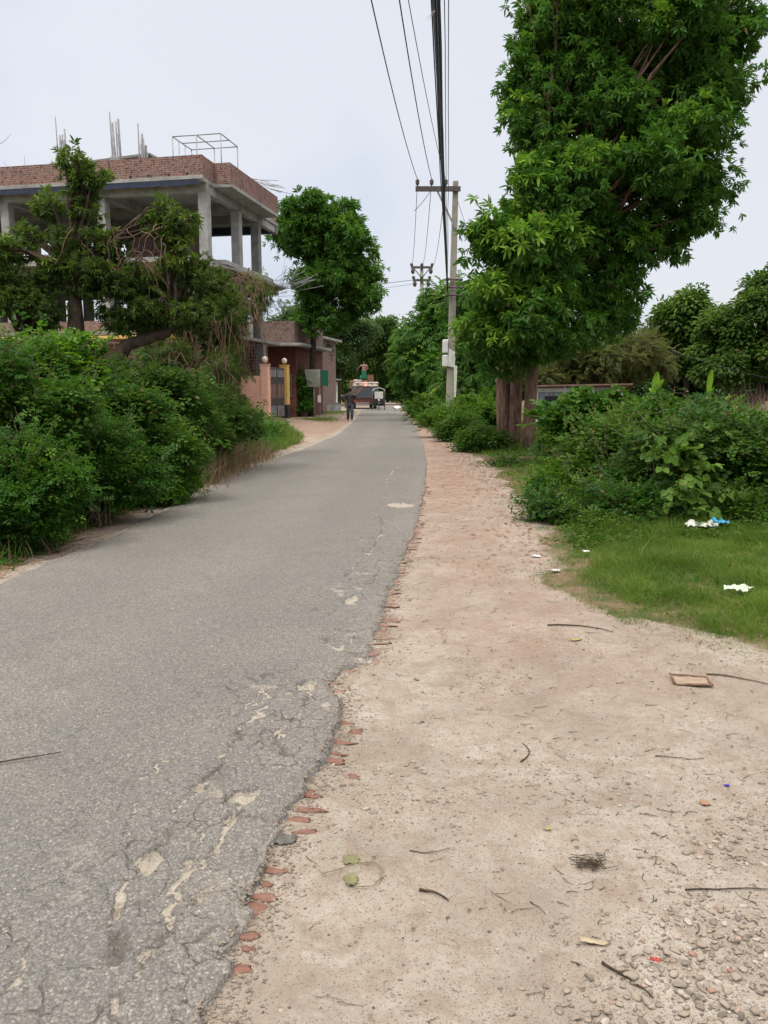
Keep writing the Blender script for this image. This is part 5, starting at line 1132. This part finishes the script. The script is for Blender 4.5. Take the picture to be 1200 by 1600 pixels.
def stems(label,group,spots,seed):
    g=random.Random(seed)
    for p in spots:
        c=Vector((p[0],p[1],0)); mb=MB()
        for k in range(4):
            x,y=p[0]+g.uniform(-.08,.08),p[1]+g.uniform(0,.15); h=p[2]*g.uniform(.75,1.15); dx,dy=g.uniform(-.5,.5),g.uniform(-.3,.1); q=[Vector((x+dx*t**1.5+g.uniform(-.03,.03),y+dy*t,h*t)) for t in (0,.25,.5,.75,1)]
            mb.tube([a-c for a in q],[.008,.007,.005,.003,.002],4,cap=False)
            for j_ in (2,3): b_=q[j_]; e=b_+Vector((g.uniform(-.3,.3),g.uniform(-.2,.2),g.uniform(.1,.35))); mb.tube([b_-c,(b_+e)/2-c+Vector((0,0,.03)),e-c],[.004,.003,.0015],4,cap=False)
        o=mb.build('bare_bush',M['twig']); o.location=c; tag(o,label,'bush',group)
stems('small leafless bush of thin greyish stems in the left thicket','bare bushes in the left thicket',[W(*q) for q in ((60,650,7.9),(150,660,9.0),(300,640,13.0),(340,630,15.0),(20,560,8.8),(110,560,9.8))],61)
stems('small leafless bush of thin stems among the tangled bushes on the right','bare bushes on the right bank',[W(*q) for q in ((960,680,9.9),(1030,670,9.0),(1160,660,9.1),(900,700,10.6))],62)
# bare treetop behind the building at far left
def bare(name,label,base,h,n,seed,r=0.09,mat='twig'):
    g=np.random.default_rng(seed); root=empty(name,base,label=label,cat='tree'); mb=MB(); mb.tube([(0,0,-.1),(.05,0,h*.35),(0,.05,h*.6)],[r,r*.7,r*.5],8); mb.build('trunk',M[mat],root); lm=MB()
    for i in range(n):
        s=np.array([0.02,0,h*g.uniform(.35,.6)]); e=np.array([g.normal(0,h*.10),g.normal(0,h*.10),h*g.uniform(.75,1.0)]); pts=limb(lm,s,e,r*.35,r*.05,g,.02,6,5)
        for k in range(4): q=pts[g.integers(2,6)]; limb(lm,q,q+g.normal(0,h*.05,3)+np.array([0,0,h*.05]),r*.12,r*.03,g,0,4,4)
    lm.build('branches',M[mat],root); return root
bare('bare_tree','leafless grey treetop showing behind the parapet at the left edge',(W(8,300,48).x,48,0),W(8,228,48).z,14,3,.2)
bare('dead_stump','thin broken dead trunk standing among the bushes on the right',(W(1046,600,15).x,15,0),1.9,2,8,.05)
# background trees: (px,py,Y,rpx,rpy,...) lobes
def btree(label,base,lobes,n,rc,size,mat='leaf_far',kind='puff',seed=0,h=None,r=.2,cat='tree',name='background_tree',group=None,**k):
    px,Y=base; x=W(px,640,Y).x; hh=h or max(1.0,min(l[0][2] for l in lobes)*.9)
    return tree(name,label,cat,(x,Y,0),lobes,[[(x,Y,0,r),(x+.1,Y,hh*.5,r*.8),(x,Y,hh,r*.6)]],n,rc,size,kind,mat,'bark_dark',seed,group,twigs=.15,**k)
btree('light olive green tree standing behind the truck at the end of the road',(585,96),[Lb(575,530,96,40,38,3),Lb(600,512,96,24,22,2),Lb(545,560,96,40,35,3),Lb(600,560,96,32,36,2.6)],3200,.9,.9,'leaf_far',seed=21)
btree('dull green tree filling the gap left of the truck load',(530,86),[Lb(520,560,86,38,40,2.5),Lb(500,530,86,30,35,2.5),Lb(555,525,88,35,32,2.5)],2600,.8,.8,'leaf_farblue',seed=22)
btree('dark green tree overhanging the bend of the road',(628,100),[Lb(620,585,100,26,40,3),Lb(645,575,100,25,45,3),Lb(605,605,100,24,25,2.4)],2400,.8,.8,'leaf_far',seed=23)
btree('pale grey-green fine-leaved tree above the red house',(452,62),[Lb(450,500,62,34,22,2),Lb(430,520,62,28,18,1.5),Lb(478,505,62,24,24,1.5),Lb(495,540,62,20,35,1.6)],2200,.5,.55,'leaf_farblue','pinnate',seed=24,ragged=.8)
btree('bright green leafy tree between the road bend and the near pole',(672,44),[Lb(665,520,44,38,36,1.5,.25),Lb(690,485,44,28,38,1.2,.15),Lb(650,570,44,34,36,1.3,.15),Lb(690,580,43,34,40,1.4,.05),Lb(640,540,45,20,22,.8,.2)],3600,.5,.62,'leaf_big','pinnate',seed=25,droop=.4)
btree('dark bushy tree directly behind the near pole',(716,34.5),[Lb(730,470,35,26,26,.9),Lb(735,540,35,34,45,1.1),Lb(715,600,36,30,26,.9),Lb(755,590,35,34,30,1.0),Lb(775,470,36,30,60,1.1)],3000,.45,.55,'leaf_big','pinnate',seed=26,r=.14)
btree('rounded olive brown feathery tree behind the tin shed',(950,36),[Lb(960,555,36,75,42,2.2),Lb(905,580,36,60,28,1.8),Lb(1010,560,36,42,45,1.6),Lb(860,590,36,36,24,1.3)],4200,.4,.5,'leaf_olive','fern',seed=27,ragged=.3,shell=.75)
btree('dark tree with a bright green tuft on top, right of the olive tree',(1068,44),[Lb(1068,490,44,34,30,1.3,.55),Lb(1060,535,44,32,36,1.4),Lb(1095,545,44,36,45,1.6),Lb(1040,500,44,14,12,.5,.6)],2800,.55,.6,'leaf_far',seed=28)
btree('tall light green tree at the right edge behind the bushes',(1180,40),[Lb(1190,470,40,32,45,1.5,.35),Lb(1150,530,40,40,48,1.6,.15),Lb(1215,540,40,50,60,1.9,.1),Lb(1120,575,40,34,36,1.4),Lb(1262,480,40,40,60,1.6,.2)],3800,.5,.6,'leaf_far','puff',seed=29,ragged=.7)
btree('low dark tree mass seen between the big trunks and the pole',(760,50),[Lb(770,590,50,55,45,2.4),Lb(835,570,50,55,55,2.4),Lb(730,560,52,40,50,2)],3200,.7,.7,'leaf_far',seed=30)
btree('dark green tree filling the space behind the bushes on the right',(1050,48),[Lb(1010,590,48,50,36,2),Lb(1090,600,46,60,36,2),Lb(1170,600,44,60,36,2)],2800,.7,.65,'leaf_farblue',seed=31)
btree('small crooked tree by the sign board',(484,51),[Lb(470,600,50,14,25,.6,.1),Lb(462,625,50,14,20,.6,.1)],700,.3,.4,'leaf_lime','twig',seed=32,r=.12)
btree('flowering climber bush spilling over beside the yellow gate pillar',(464,49.5),[Lb(463,600,49.5,17,24,.7,.2),Lb(468,630,49.3,17,22,.7,.1),Lb(452,590,49.6,10,14,.5,.3)],1300,.3,.34,'leaf_shrub','twig',seed=33,cat='bush',name='bush',h=1)
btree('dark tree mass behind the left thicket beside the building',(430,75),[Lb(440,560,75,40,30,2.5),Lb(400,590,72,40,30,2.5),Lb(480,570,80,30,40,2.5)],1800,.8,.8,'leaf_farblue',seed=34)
btree('dark trees closing the view behind the rickshaw',(605,118),[Lb(590,600,118,40,32,4),Lb(640,600,118,50,34,4),Lb(690,590,116,50,45,4),Lb(550,590,118,36,40,4)],2600,1.2,1.2,'leaf_far',seed=35)
# far-off wood that reads as one mass, and a low hill
g=np.random.default_rng(77); Pn=[];
n=5200; ang=g.uniform(-1.15,1.15,n); dist=g.uniform(130,175,n); X_=np.sin(ang)*dist; Y_=np.cos(ang)*dist; hgt=g.random(n)**.6*(7+3*fbm(ang*9,ang*0,3,91)*2)
P=np.stack([X_,Y_,hgt],-1); D=np.stack([g.normal(0,1,n),g.normal(-.6,1,n),g.normal(.3,.5,n)],-1)
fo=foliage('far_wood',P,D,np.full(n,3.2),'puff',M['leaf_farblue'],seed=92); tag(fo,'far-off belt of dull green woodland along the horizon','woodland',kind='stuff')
hx=np.linspace(-260,420,60); hy=np.linspace(330,620,24); HX,HY=np.meshgrid(hx,hy); HZ=34*np.exp(-((HX-45)/90)**2-((HY-450)/80)**2)+4*fbm(HX*.02,HY*.02,4,93)-1.5
idx=np.arange(HX.size).reshape(HX.shape); hq=np.stack([idx[:-1,:-1],idx[:-1,1:],idx[1:,1:],idx[1:,:-1]],-1).reshape(-1,4)
ho=raw_mesh('hills',np.stack([HX.ravel(),HY.ravel(),HZ.ravel()],-1),hq,simple('hillmat',(0.05,0.085,0.05,1),.95,.4,.12,0),smooth=True); tag(ho,kind='structure')

# ------------------------------------------------------------------ shrubs on both banks
M['leaf_stem']=simple('leaf_stem',(0.10,0.13,0.05,1),.7,.3,20,0)
def shrub(label,px,py,Y,rpx,rpy,mat,kind,n,seed,size=.16,rc=.22,extra=(),yfrac=.10,droop=-.15,cat='bush',name='bush',dead=.01,ragged=.5,group=None,ry=None,depth=None):
    c=W(px,py,Y); s=Y/FPX; lobes=[Lb(px,py,Y,rpx,rpy,ry)]+[Lb(*e) for e in extra]; x=c.x
    g=np.random.default_rng(seed); root=empty(name,(x,Y,0),label=label,cat=cat,group=group); b=np.array([x,Y,0.]); lob=[(np.array(l[0])-b,l[1],l[2]) for l in lobes]
    big=lob; lob=[]
    for l in big:            # break each mass into an uneven heap of lobes
        c0,r0=np.array(l[0]),np.array(l[1]); lob.append((c0-np.array([0,0,r0[2]*.2]),tuple(r0*np.array([.70,.70,.62])),l[2]))
        for k in range(11):
            u=g.normal(0,1,3); u[2]=abs(u[2])*.9-.35; u/=np.linalg.norm(u); lob.append((c0+u*r0*g.uniform(.55,.9),tuple(r0*g.uniform(.16,.38)*np.array([1.25,1.25,.8])),l[2]+g.uniform(-.05,.2)))
    P,D,S,Yg,CC=sprays(lob,int(n*2.1),rc*.8,size*.68,g,droop,.6,yfrac,ragged=ragged*1.6,tail=.2); D=D+g.normal(0,.35,D.shape); D[:,2]*=.45
    shp=[]; shd=[]; shs=[]; shm=MB()
    for l in big:
        c0,r0=np.array(l[0]),np.array(l[1])
        for k in range(int(22+9*r0[0])):
            u=g.normal(0,1,3); u[2]=abs(u[2])+.35; u/=np.linalg.norm(u); a_=c0+u*r0*.7; t_=u*.6+np.array([0,0,.75])+g.normal(0,.3,3); t_/=np.linalg.norm(t_); ln=g.uniform(.2,.62)*min(1.3,(r0[2]+.25)); m_=int(ln/.045)+2
            q_=[a_+t_*ln*j/(m_-1)+np.array([u[0],u[1],-.35])*.22*ln*(j/(m_-1))**2 for j in range(m_)]; shm.tube(q_[::2] if m_>4 else q_,.005,4,cap=False)
            for j,w_ in enumerate(q_[1:]):
                shp.append(w_); dd_=g.normal(0,1,3)+t_*.6; shd.append(dd_); shs.append(size*.62*(1-.35*j/m_)*g.uniform(.7,1.2))
    P=np.concatenate([P,np.array(shp)]); D=np.concatenate([D,np.array(shd)]); S=np.concatenate([S,np.array(shs)]); Yg=np.concatenate([Yg,g.random(len(shs))*.45]); ok=P[:,2]>0.03; P,D,S,Yg=P[ok],D[ok],S[ok],Yg[ok]
    mb=shm
    for l in lob:
        for k in range(3): e=np.array(l[0])+g.normal(0,.5,3)*np.array(l[1])*.8; e[2]=max(e[2],.2); limb(mb,(g.normal(0,.12),g.normal(0,.12),-.05),e,.018,.005,g,.08,5,5)
    mb.build('stems',M['twig'],root); foliage('foliage',P,D,S,('herb' if kind=='fern' and seed%2 else kind),M[mat],root,Yg,dead,seed+1,.45)
    kx=g.random(len(P))<.16; foliage('foliage',P[kx]+g.normal(0,.06,(kx.sum(),3)),D[kx],S[kx]*g.uniform(1.2,1.9,kx.sum()),'twig' if kind!='twig' else 'herb',M['leaf_deep' if seed%3 else 'leaf_vine'],root,Yg[kx]*.5,.05,seed+2,.6); return root
# left bank: lobes given at ground distance
Lf=[('small-leaved dark green bush at the lower left edge, nearest of the left thicket',20,790,7.7,95,100,'leaf_shrub','herb',3600,.15),
 ('dark green leafy bush filling the left edge above the nearest bush',45,680,8.8,110,95,'leaf_shrub','twig',3600,.15),
 ('bright leafed sprawling bush at mid height on the left edge',15,590,9.5,75,50,'leaf_lime','twig',1500,.17),
 ('dense small-leaved green bush second from the front on the left bank',135,745,9.3,85,88,'leaf_shrub','herb',3600,.15),
 ('mid green bush with arching tips in the middle of the left bank',215,700,11.0,90,80,'leaf_shrub','twig',3400,.16),
 ('broad-leaved light green plant rising in front of the forked trunk',100,590,10.5,65,55,'leaf_lime','broad',420,.22),
 ('low bright green bush spilling towards the verge halfway along the left bank',240,765,11.0,60,36,'leaf_lime','herb',1700,.14),
 ('dark mixed bush under the vine-hung tree',270,650,13.5,75,70,'leaf_shrub','twig',2600,.18),
 ('olive bush with dry stems at the foot of the vine-hung tree',330,665,15.5,60,60,'leaf_vine','twig',2200,.18),
 ('grey-green bush at the far right end of the thicket',352,655,19.5,32,38,'leaf_shrub','twig',1500,.2),
 ('rank green weeds in front of the pink compound wall',392,680,24,44,17,'leaf_lime','twig',1300,.22),
 ('dark leafy bush behind the nearest bushes at the left edge',-60,640,8.2,90,120,'leaf_shrub','twig',1600,.17),
 ('tall dark bush below the crown of the forked tree',215,615,13.0,60,38,'leaf_mango','twig',2000,.2)]
for i,(lab,px,py,Y,rx,ry,mt,kd,n,sz) in enumerate(Lf): shrub(lab,px,py,Y,rx,ry,mt,kd,n,200+i,sz,.2+.008*Y,dead=.02)
Rf=[('mid green creeper-covered bush in the centre of the right bank',960,720,10.8,80,70,'leaf_vine','twig',2800,.17),
 ('tall tangled bush with heart-shaped creeper leaves on the right bank',1060,735,9.4,88,88,'leaf_vine','twig',3200,.16),
 ('leafy bush at the right edge behind the grass verge',1190,745,9.2,90,85,'leaf_vine','twig',3000,.16),
 ('yellow-green bush at the right edge below the dry reddish grass',1185,700,10.5,70,36,'leaf_lime','twig',1800,.16),
 ('bright fern-like weeds just right of the sandy shoulder',895,762,10.9,60,34,'leaf_lime','herb',1900,.15),
 ('low dark weeds where the shoulder narrows beside the grass',870,805,9.4,45,30,'leaf_shrub','twig',1200,.13),
 ('large-leaved taro-like plant in front of the tin shed',925,655,15.5,55,38,'leaf_shrub','broad',700,.34),
 ('bright green tall bush behind the tangled bush on the right bank',1010,665,13,80,34,'leaf_lime','twig',2300,.19),
 ('leafy bush left of the reddish dry grass, behind the tangled bush',1110,668,12.5,70,30,'leaf_vine','twig',1900,.18),
 ('dark ivy-like growth at the foot of the big trunks',755,695,20.5,32,22,'leaf_shrub','twig',1500,.2),
 ('low creeping weeds on the edge in front of the big trunks',785,738,16.5,50,10,'leaf_shrub','twig',1400,.16),
 ('green weeds between the big trunks and the shed',892,690,17,42,36,'leaf_lime','twig',1800,.2),
 ('bright green bank of weeds in front of the near pole',700,655,27,45,22,'leaf_lime','fern',1800,.22),
 ('rank green weeds right of the near pole',750,645,28,45,30,'leaf_lime','fern',1700,.24),
 ('long low strip of weeds along the far right verge',665,640,38,26,18,'leaf_lime','fern',1400,.26),
 ('dark leafy clump at the foot of the near pole',715,672,25,24,20,'leaf_shrub','twig',900,.22),
 ('green weeds along the verge by the white marker post',650,632,48,16,14,'leaf_lime','fern',700,.3),
 ('low leafy weed with pale leaves at the back of the grass verge',990,795,8.7,70,26,'leaf_shrub','twig',1100,.13),
 ('light green creeping leaves at the right end of the grass verge',1150,800,8.6,80,28,'leaf_vine','twig',1300,.14),
 ('leafy bush just outside the thicket past the right edge',1290,740,8.6,90,110,'leaf_vine','twig',1200,.17)]
for i,(lab,px,py,Y,rx,ry,mt,kd,n,sz) in enumerate(Rf): shrub(lab,px,py,Y,rx,ry,mt,kd,n,300+i,sz,.2+.006*Y,dead=.02)
# big heart-shaped creeper leaves lying over the tangled bush
for (lab,px,py,Y,rx,ry,n) in (('cluster of large pale heart-shaped creeper leaves low on the tangled bush',1070,770,8.6,38,32,60),('patch of large creeper leaves high on the tangled bush',1045,700,8.9,50,30,50)):
    c=W(px,py,Y); g=np.random.default_rng(int(px)); s=Y/FPX; Pn=np.stack([g.normal(0,rx*s*.5,n),g.normal(-.25,.12,n),g.normal(0,ry*s*.5,n)],-1); D=np.stack([g.normal(0,.5,n),g.normal(-.6,.3,n),g.normal(-.5,.3,n)],-1)
    o=foliage('creeper',Pn,D,g.uniform(.12,.2,n),'broad',M['leaf_vine'],None,g.random(n)*.6,0,int(px)); o.location=c; tag(o,lab,'creeper')
# banana shoots
def banana(px,py,Y,label,seed,big=1):
    c=W(px,py,Y); r=random.Random(seed); root=empty('banana_shoot',(c.x,Y,0),label=label,cat='banana plant'); mb=MB(); mb.tube([(0,0,-.05),(0.01,0,c.z*.6),(0,0,c.z)],[.05,.045,.03],8); mb.build('stem',M['leaf_stem'],root)
    for k in range(3):
        az=r.uniform(0,6.28) if k else 0.3; le=.55*big*r.uniform(.7,1.1); pts=[]; 
        vs=[];fs=[]
        for i in range(9):
            t=i/8; w=.13*big*math.sin(math.pi*min(1,t*.92+.05))**.7; x=math.cos(az)*t*le*.35*(1 if k else .4); y=math.sin(az)*t*le*.35; z=c.z+t*le*(1-.25*k)-(.25*t*t*le if k else 0)
            sx,sy=-math.sin(az),math.cos(az)
            if k==0: sx,sy=1,0
            w*=.55; vs+=[(x-sx*w,y-sy*w-.03,z+.02),(x,y,z),(x+sx*w,y+sy*w-.03,z+.02)]
        for i in range(8): fs+=[(i*3,i*3+1,i*3+4,i*3+3),(i*3+1,i*3+2,i*3+5,i*3+4)]
        n_=len(vs); o=raw_mesh('leaf',np.array(vs),np.array(fs),M['leaf_lime'],root,smooth=True,attrs={'leafcol':np.tile([.7,.55,0,1],(n_,1))})
banana(1021,618,14.5,'pale green rolled banana leaf standing up left of the dead trunk',1); banana(1105,618,15,'small curled banana shoot right of the dead trunk',2,.8)

# ------------------------------------------------------------------ grass, herbs and dry stalks
def blades(name,x,y,h,w,mat,label,dead=0.04,seed=0,lean=.35,young=.3,cat='grass',z=None):
    g=np.random.default_rng(seed); n=len(x); az=g.uniform(0,2*math.pi,n); la=g.uniform(0,2*math.pi,n); ll=g.random(n)*lean*h*1.6
    z0=(gz(x,y) if z is None else z)-.01; sx,sy=np.cos(az)*w/2,np.sin(az)*w/2; lx_,ly_=np.cos(la)*ll,np.sin(la)*ll
    lev=[(0,0,1),(.5,.3,.8),(1.0,1.0,.06)]; V=[]
    for t,b,ws in lev:
        for s in (-1,1): V.append(np.stack([x+lx_*b+s*sx*ws,y+ly_*b+s*sy*ws,z0+h*t*(1-.25*b*ll/(h+1e-6))],-1))
    V=np.stack(V,1).reshape(-1,3); q=np.array([[0,1,3,2],[2,3,5,4]]); Q=(q[None]+(np.arange(n)*6)[:,None,None]).reshape(-1,4)
    c=np.stack([np.clip(.35*g.random(n)+1.5*(fbm(x*3.0,y*3.0,3,161)-.28),0,1),g.random(n)**2*young*(.4+fbm(x*1.7,y*1.7,2,162)),(g.random(n)<dead)*1.,np.ones(n)],-1); o=raw_mesh(name,V,Q,M[mat],attrs={'leafcol':np.repeat(c,6,0)})
    return tag(o,label,cat,kind='stuff')
def gpts(n,x0,x1,y0,y1,dens,seed):
    g=np.random.default_rng(seed); x=g.uniform(x0,x1,n); y=g.uniform(y0,y1,n); k=g.random(n)<dens(x,y); return x[k],y[k],g
# lush verge on the right
def dR_(x,y): return sstep(-0.10,0.40,x-xv(y)+ (fbm(x*3.5,y*3.5,4,101)-.5)*1.1)*np.clip(.35+1.3*fbm(x*3,y*3,3,102),0,1)
x,y,g=gpts(150000,1.2,5.5,4.1,9.0,dR_,103); h=g.uniform(.04,.13,len(x))*(0.30+1.1*sstep(0,.7,x-xv(y)))*(.3+2.2*fbm(x*3.2,y*3.2,4,104)**2)*(1+.8*(g.random(len(x))<.05))
blades('grass',x,y,h,g.uniform(.003,.0055,len(x)),'grass','short lush green grass of the verge on the right of the shoulder',.05,105,1.1)
x,y,g=gpts(60000,1.6,7,9,26,lambda x,y: sstep(-.05,.4,x-xv(y))*fbm(x*2,y*2,3,106)*1.2,107); blades('grass',x,y,g.uniform(.06,.18,len(x)),g.uniform(.006,.010,len(x)),'grass','rough grass between the bushes and the far part of the shoulder',.12,108,.5)
x,y,g=gpts(52000,-6,-1.8,5.5,27,lambda x,y: sstep(-.10,.25,xw(y)-x)*sstep(2.2,.6,xw(y)-x)*np.clip(fbm(x*2,y*2,3,109)*1.5-.2,0,1),110); blades('grass',x,y,g.uniform(.05,.34,len(x))*(.4+fbm(x*2,y*2,3,151)),g.uniform(.005,.010,len(x)),'grass','rough grass under the left thicket along its foot',.25,111,.6)
def dL2(x,y): return sstep(-.1,.5,xw(y)-x)*np.clip(fbm(x*1.2,y*1.2,3,112)*1.6-.15,0,1)
x,y,g=gpts(80000,-9,-2.2,17.5,34,dL2,113); blades('grass',x,y,g.uniform(.10,.32,len(x)),g.uniform(.010,.018,len(x)),'grass','bright green grass in front of the compound wall',.06,114,.5)
def dL3(x,y): return np.exp(-((x+3.6)/.8)**2-((y-44)/3)**2)+np.exp(-((x+4.0)/1.2)**2-((y-59)/4)**2)
x,y,g=gpts(30000,-7,-1.9,38,66,dL3,115); blades('grass',x,y,g.uniform(.06,.16,len(x)),g.uniform(.014,.022,len(x)),'grass','grass patches on the far left roadside',.1,116,.5)
x,y,g=gpts(26000,1.4,6,26,66,lambda x,y: sstep(-.05,.4,x-xv(y)),117); blades('grass',x,y,g.uniform(.15,.4,len(x)),g.uniform(.014,.024,len(x)),'grass','tall grass along the far right verge',.1,118,.5)
# brown dry stalks at the foot of the left thicket
x,y,g=gpts(16000,-5,-2.0,12.0,19,lambda x,y: np.exp(-((xw(y)-x-.25)/.45)**2)*sstep(.3,.6,fbm(x*1.3,y*.8,3,119)+.12),120); blades('dry_grass',x,y,g.uniform(.15,.75,len(x)),g.uniform(.006,.012,len(x)),'dry','straw coloured dry stalks along the foot of the left thicket',0,121,.8,cat='dry grass')
x,y,g=gpts(5200,W(1110,640,16).x,W(1240,640,16).x,14,17,lambda x,y: np.exp(-((x-W(1180,640,16).x)/.42)**2)*sstep(.3,.6,fbm(x*4,y*4,2,141)),122); blades('dry_grass',x,y,g.uniform(.7,1.75,len(x)),g.uniform(.006,.011,len(x)),'reddry','feathery reddish brown dry grass above the bushes at the right edge',0,123,.45,cat='dry grass')
x,y,g=gpts(900,1.2,2.2,4.5,7,lambda x,y: np.exp(-((x-xv(y)+.1)/.14)**2),124); blades('dry_grass',x,y,g.uniform(.02,.09,len(x)),g.uniform(.003,.005,len(x)),'dry','pale dead stalks where the grass meets the sand',0,125,1.6,cat='dry grass')
# undergrowth that fills both banks behind the front bushes
def under(name,label,n,x0,x1,y0,y1,dens,hmax,size,kind,mat,seed):
    x,y,g=gpts(n,x0,x1,y0,y1,dens,seed); m=len(x); z=gz(x,y)+g.random(m)*hmax(x,y); P=np.stack([x,y,z],-1); D=np.stack([g.normal(0,.8,m),g.normal(-.3,.8,m),g.normal(.3,.5,m)],-1)
    o=foliage(name,P,D,size*g.uniform(.7,1.2,m),kind,M[mat],None,(g.random(m)<.1)*.6,.03,seed+1); return tag(o,label,'undergrowth',kind='stuff')
under('ground_cover','low ragged weeds spilling onto the dirt along the left thicket',20000,-5.5,-2.6,5.8,24,lambda x,y: sstep(-.12,.3,xw(y)-x)*sstep(1.5,.8,xw(y)-x)*(.3+fbm(x*2,y*2,3,139)),lambda x,y: .04+.75*sstep(0,.9,xw(y)-x)*fbm(x*2.5,y*2.5,3,145)*1.4,.10,'twig','leaf_shrub',138)
under('undergrowth','tangled dark green undergrowth beneath the left thicket',14000,-9,-2.8,7,22,lambda x,y: sstep(.1,.7,xw(y)-x),lambda x,y: .15+1.3*sstep(.3,2.2,xw(y)-x)*(.5+fbm(x,y,3,131)),.17,'twig','leaf_shrub',132)
under('undergrowth','tangled green undergrowth beneath the bushes of the right bank',9500,2.4,11,8.3,24,lambda x,y: sstep(.5,1.4,x-xv(y))*sstep(8.0,9.2,y+x*.1),lambda x,y: .1+.9*sstep(.5,2.5,x-xv(y))*(.4+fbm(x,y,3,133)),.17,'twig','leaf_vine',134)
under('ground_cover','small leafy weeds creeping in the grass verge on the right',1500,1.5,5,5.5,9,lambda x,y: sstep(.3,1.0,x-xv(y))*sstep(.45,.62,fbm(x*1.5,y*1.5,3,135)),lambda x,y: .06+0*x,.07,'twig','leaf_shrub',136)
under('ground_cover','low weeds creeping in front of the big trunks and along the shoulder',2600,1.7,4.5,10,24,lambda x,y: sstep(0,.4,x-xv(y))*sstep(1.8,.5,x-xv(y)),lambda x,y: .10+0*x,.10,'twig','leaf_shrub',137)
under('ground_cover','leafy weeds rising from the back of the grass verge into the bushes',6500,1.7,6,7.6,9.6,lambda x,y: sstep(.1,.6,x-xv(y))*sstep(7.5,8.5,y+.5*fbm(x*2,y*2,3,147)),lambda x,y: .05+.55*sstep(7.9,9.3,y)*fbm(x*3,y*3,3,148)*1.4,.10,'herb','leaf_vine',149)
# fallen leaves on the shoulder in front of the big tree
g=np.random.default_rng(140); n=2600; x=g.uniform(1.0,3.2,n); y=g.uniform(7,24,n); k=(g.random(n)<np.exp(-((x-xv(y)+.15)/.4)**2)*1.1)&(x>xr(y)+.1); x,y=x[k],y[k]; m=len(x)
P=np.stack([x,y,gz(x,y)+.012],-1); T0=leaf_arr((0,0,0),(1,0,.1),(0,0,1),1,.45,.1); az=g.uniform(0,6.28,m); s=g.uniform(.03,.075,m)
c,s_=np.cos(az),np.sin(az); Rm=np.stack([np.stack([c,-s_,0*c],-1),np.stack([s_,c,0*c],-1),np.stack([0*c,0*c,0*c+1],-1)],1); V=np.einsum('nij,vj->nvi',Rm,T0)*s[:,None,None]+P[:,None,:]
o=raw_mesh('fallen_leaves',V.reshape(-1,3),(LQ[None]+(np.arange(m)*6)[:,None,None]).reshape(-1,4),M['leafdry']); tag(o,'brown fallen leaves strewn along the inner edge of the shoulder','fallen leaves',kind='stuff')
g=np.random.default_rng(150); n=2600; y=g.uniform(5.6,25,n); x=xw(y)+g.normal(-.05,.16,n); k=x<xl(y)-.02; x,y=x[k],y[k]; m=len(x); P=np.stack([x,y,gz(x,y)+.010],-1); az=g.uniform(0,6.28,m); s=g.uniform(.02,.06,m)
c,s_=np.cos(az),np.sin(az); Rm=np.stack([np.stack([c,-s_,0*c],-1),np.stack([s_,c,0*c],-1),np.stack([0*c,0*c,0*c+1],-1)],1); V=np.einsum('nij,vj->nvi',Rm,T0)*s[:,None,None]+P[:,None,:]
o=raw_mesh('fallen_leaves',V.reshape(-1,3),(LQ[None]+(np.arange(m)*6)[:,None,None]).reshape(-1,4),M['leafdry']); tag(o,'dry brown leaf litter on the dirt strip under the left thicket','fallen leaves',kind='stuff')
g=np.random.default_rng(170); n=5200; y=2.0+g.random(n)**1.2*16; x=g.uniform(-.4,3.6,n); k=(x>xr(y)+.08)&(x<xv(y)+.2)&(g.random(n)<.12+1.4*fbm(x*1.4,y*1.4,3,171)**3+.8*np.exp(-((x-xv(y))/.35)**2)); x,y=x[k],y[k]; m=len(x); P=np.stack([x,y,gz(x,y)+.006],-1); az=g.uniform(0,6.28,m); s=g.uniform(.004,.016,m)*(1+y*.12)
c,s_=np.cos(az),np.sin(az); Rm=np.stack([np.stack([c,-s_,0*c],-1),np.stack([s_,c,0*c],-1),np.stack([0*c,0*c,0*c+1],-1)],1); V=np.einsum('nij,vj->nvi',Rm,T0)*s[:,None,None]+P[:,None,:]
o=raw_mesh('leaf_crumbs',V.reshape(-1,3),(LQ[None]+(np.arange(m)*6)[:,None,None]).reshape(-1,4),M['litter']); tag(o,'fine brown leaf crumbs and husks scattered over the sand','leaf litter',kind='stuff')
m2=MB()
for (x,y,seed) in [(float(xw(np.array([yy_]))[0])+random.uniform(0,.35),yy_,i) for i,yy_ in enumerate(np.linspace(7,24,90))]: stickmesh(m2,(x,y),random.gauss(1.2,.8),random.uniform(.1,.4),.003,random.uniform(-.4,.4),seed)
tag(m2.build('twig_litter',M['twig']),'pale broken stalks on the dirt strip left of the asphalt','twig litter',kind='stuff')
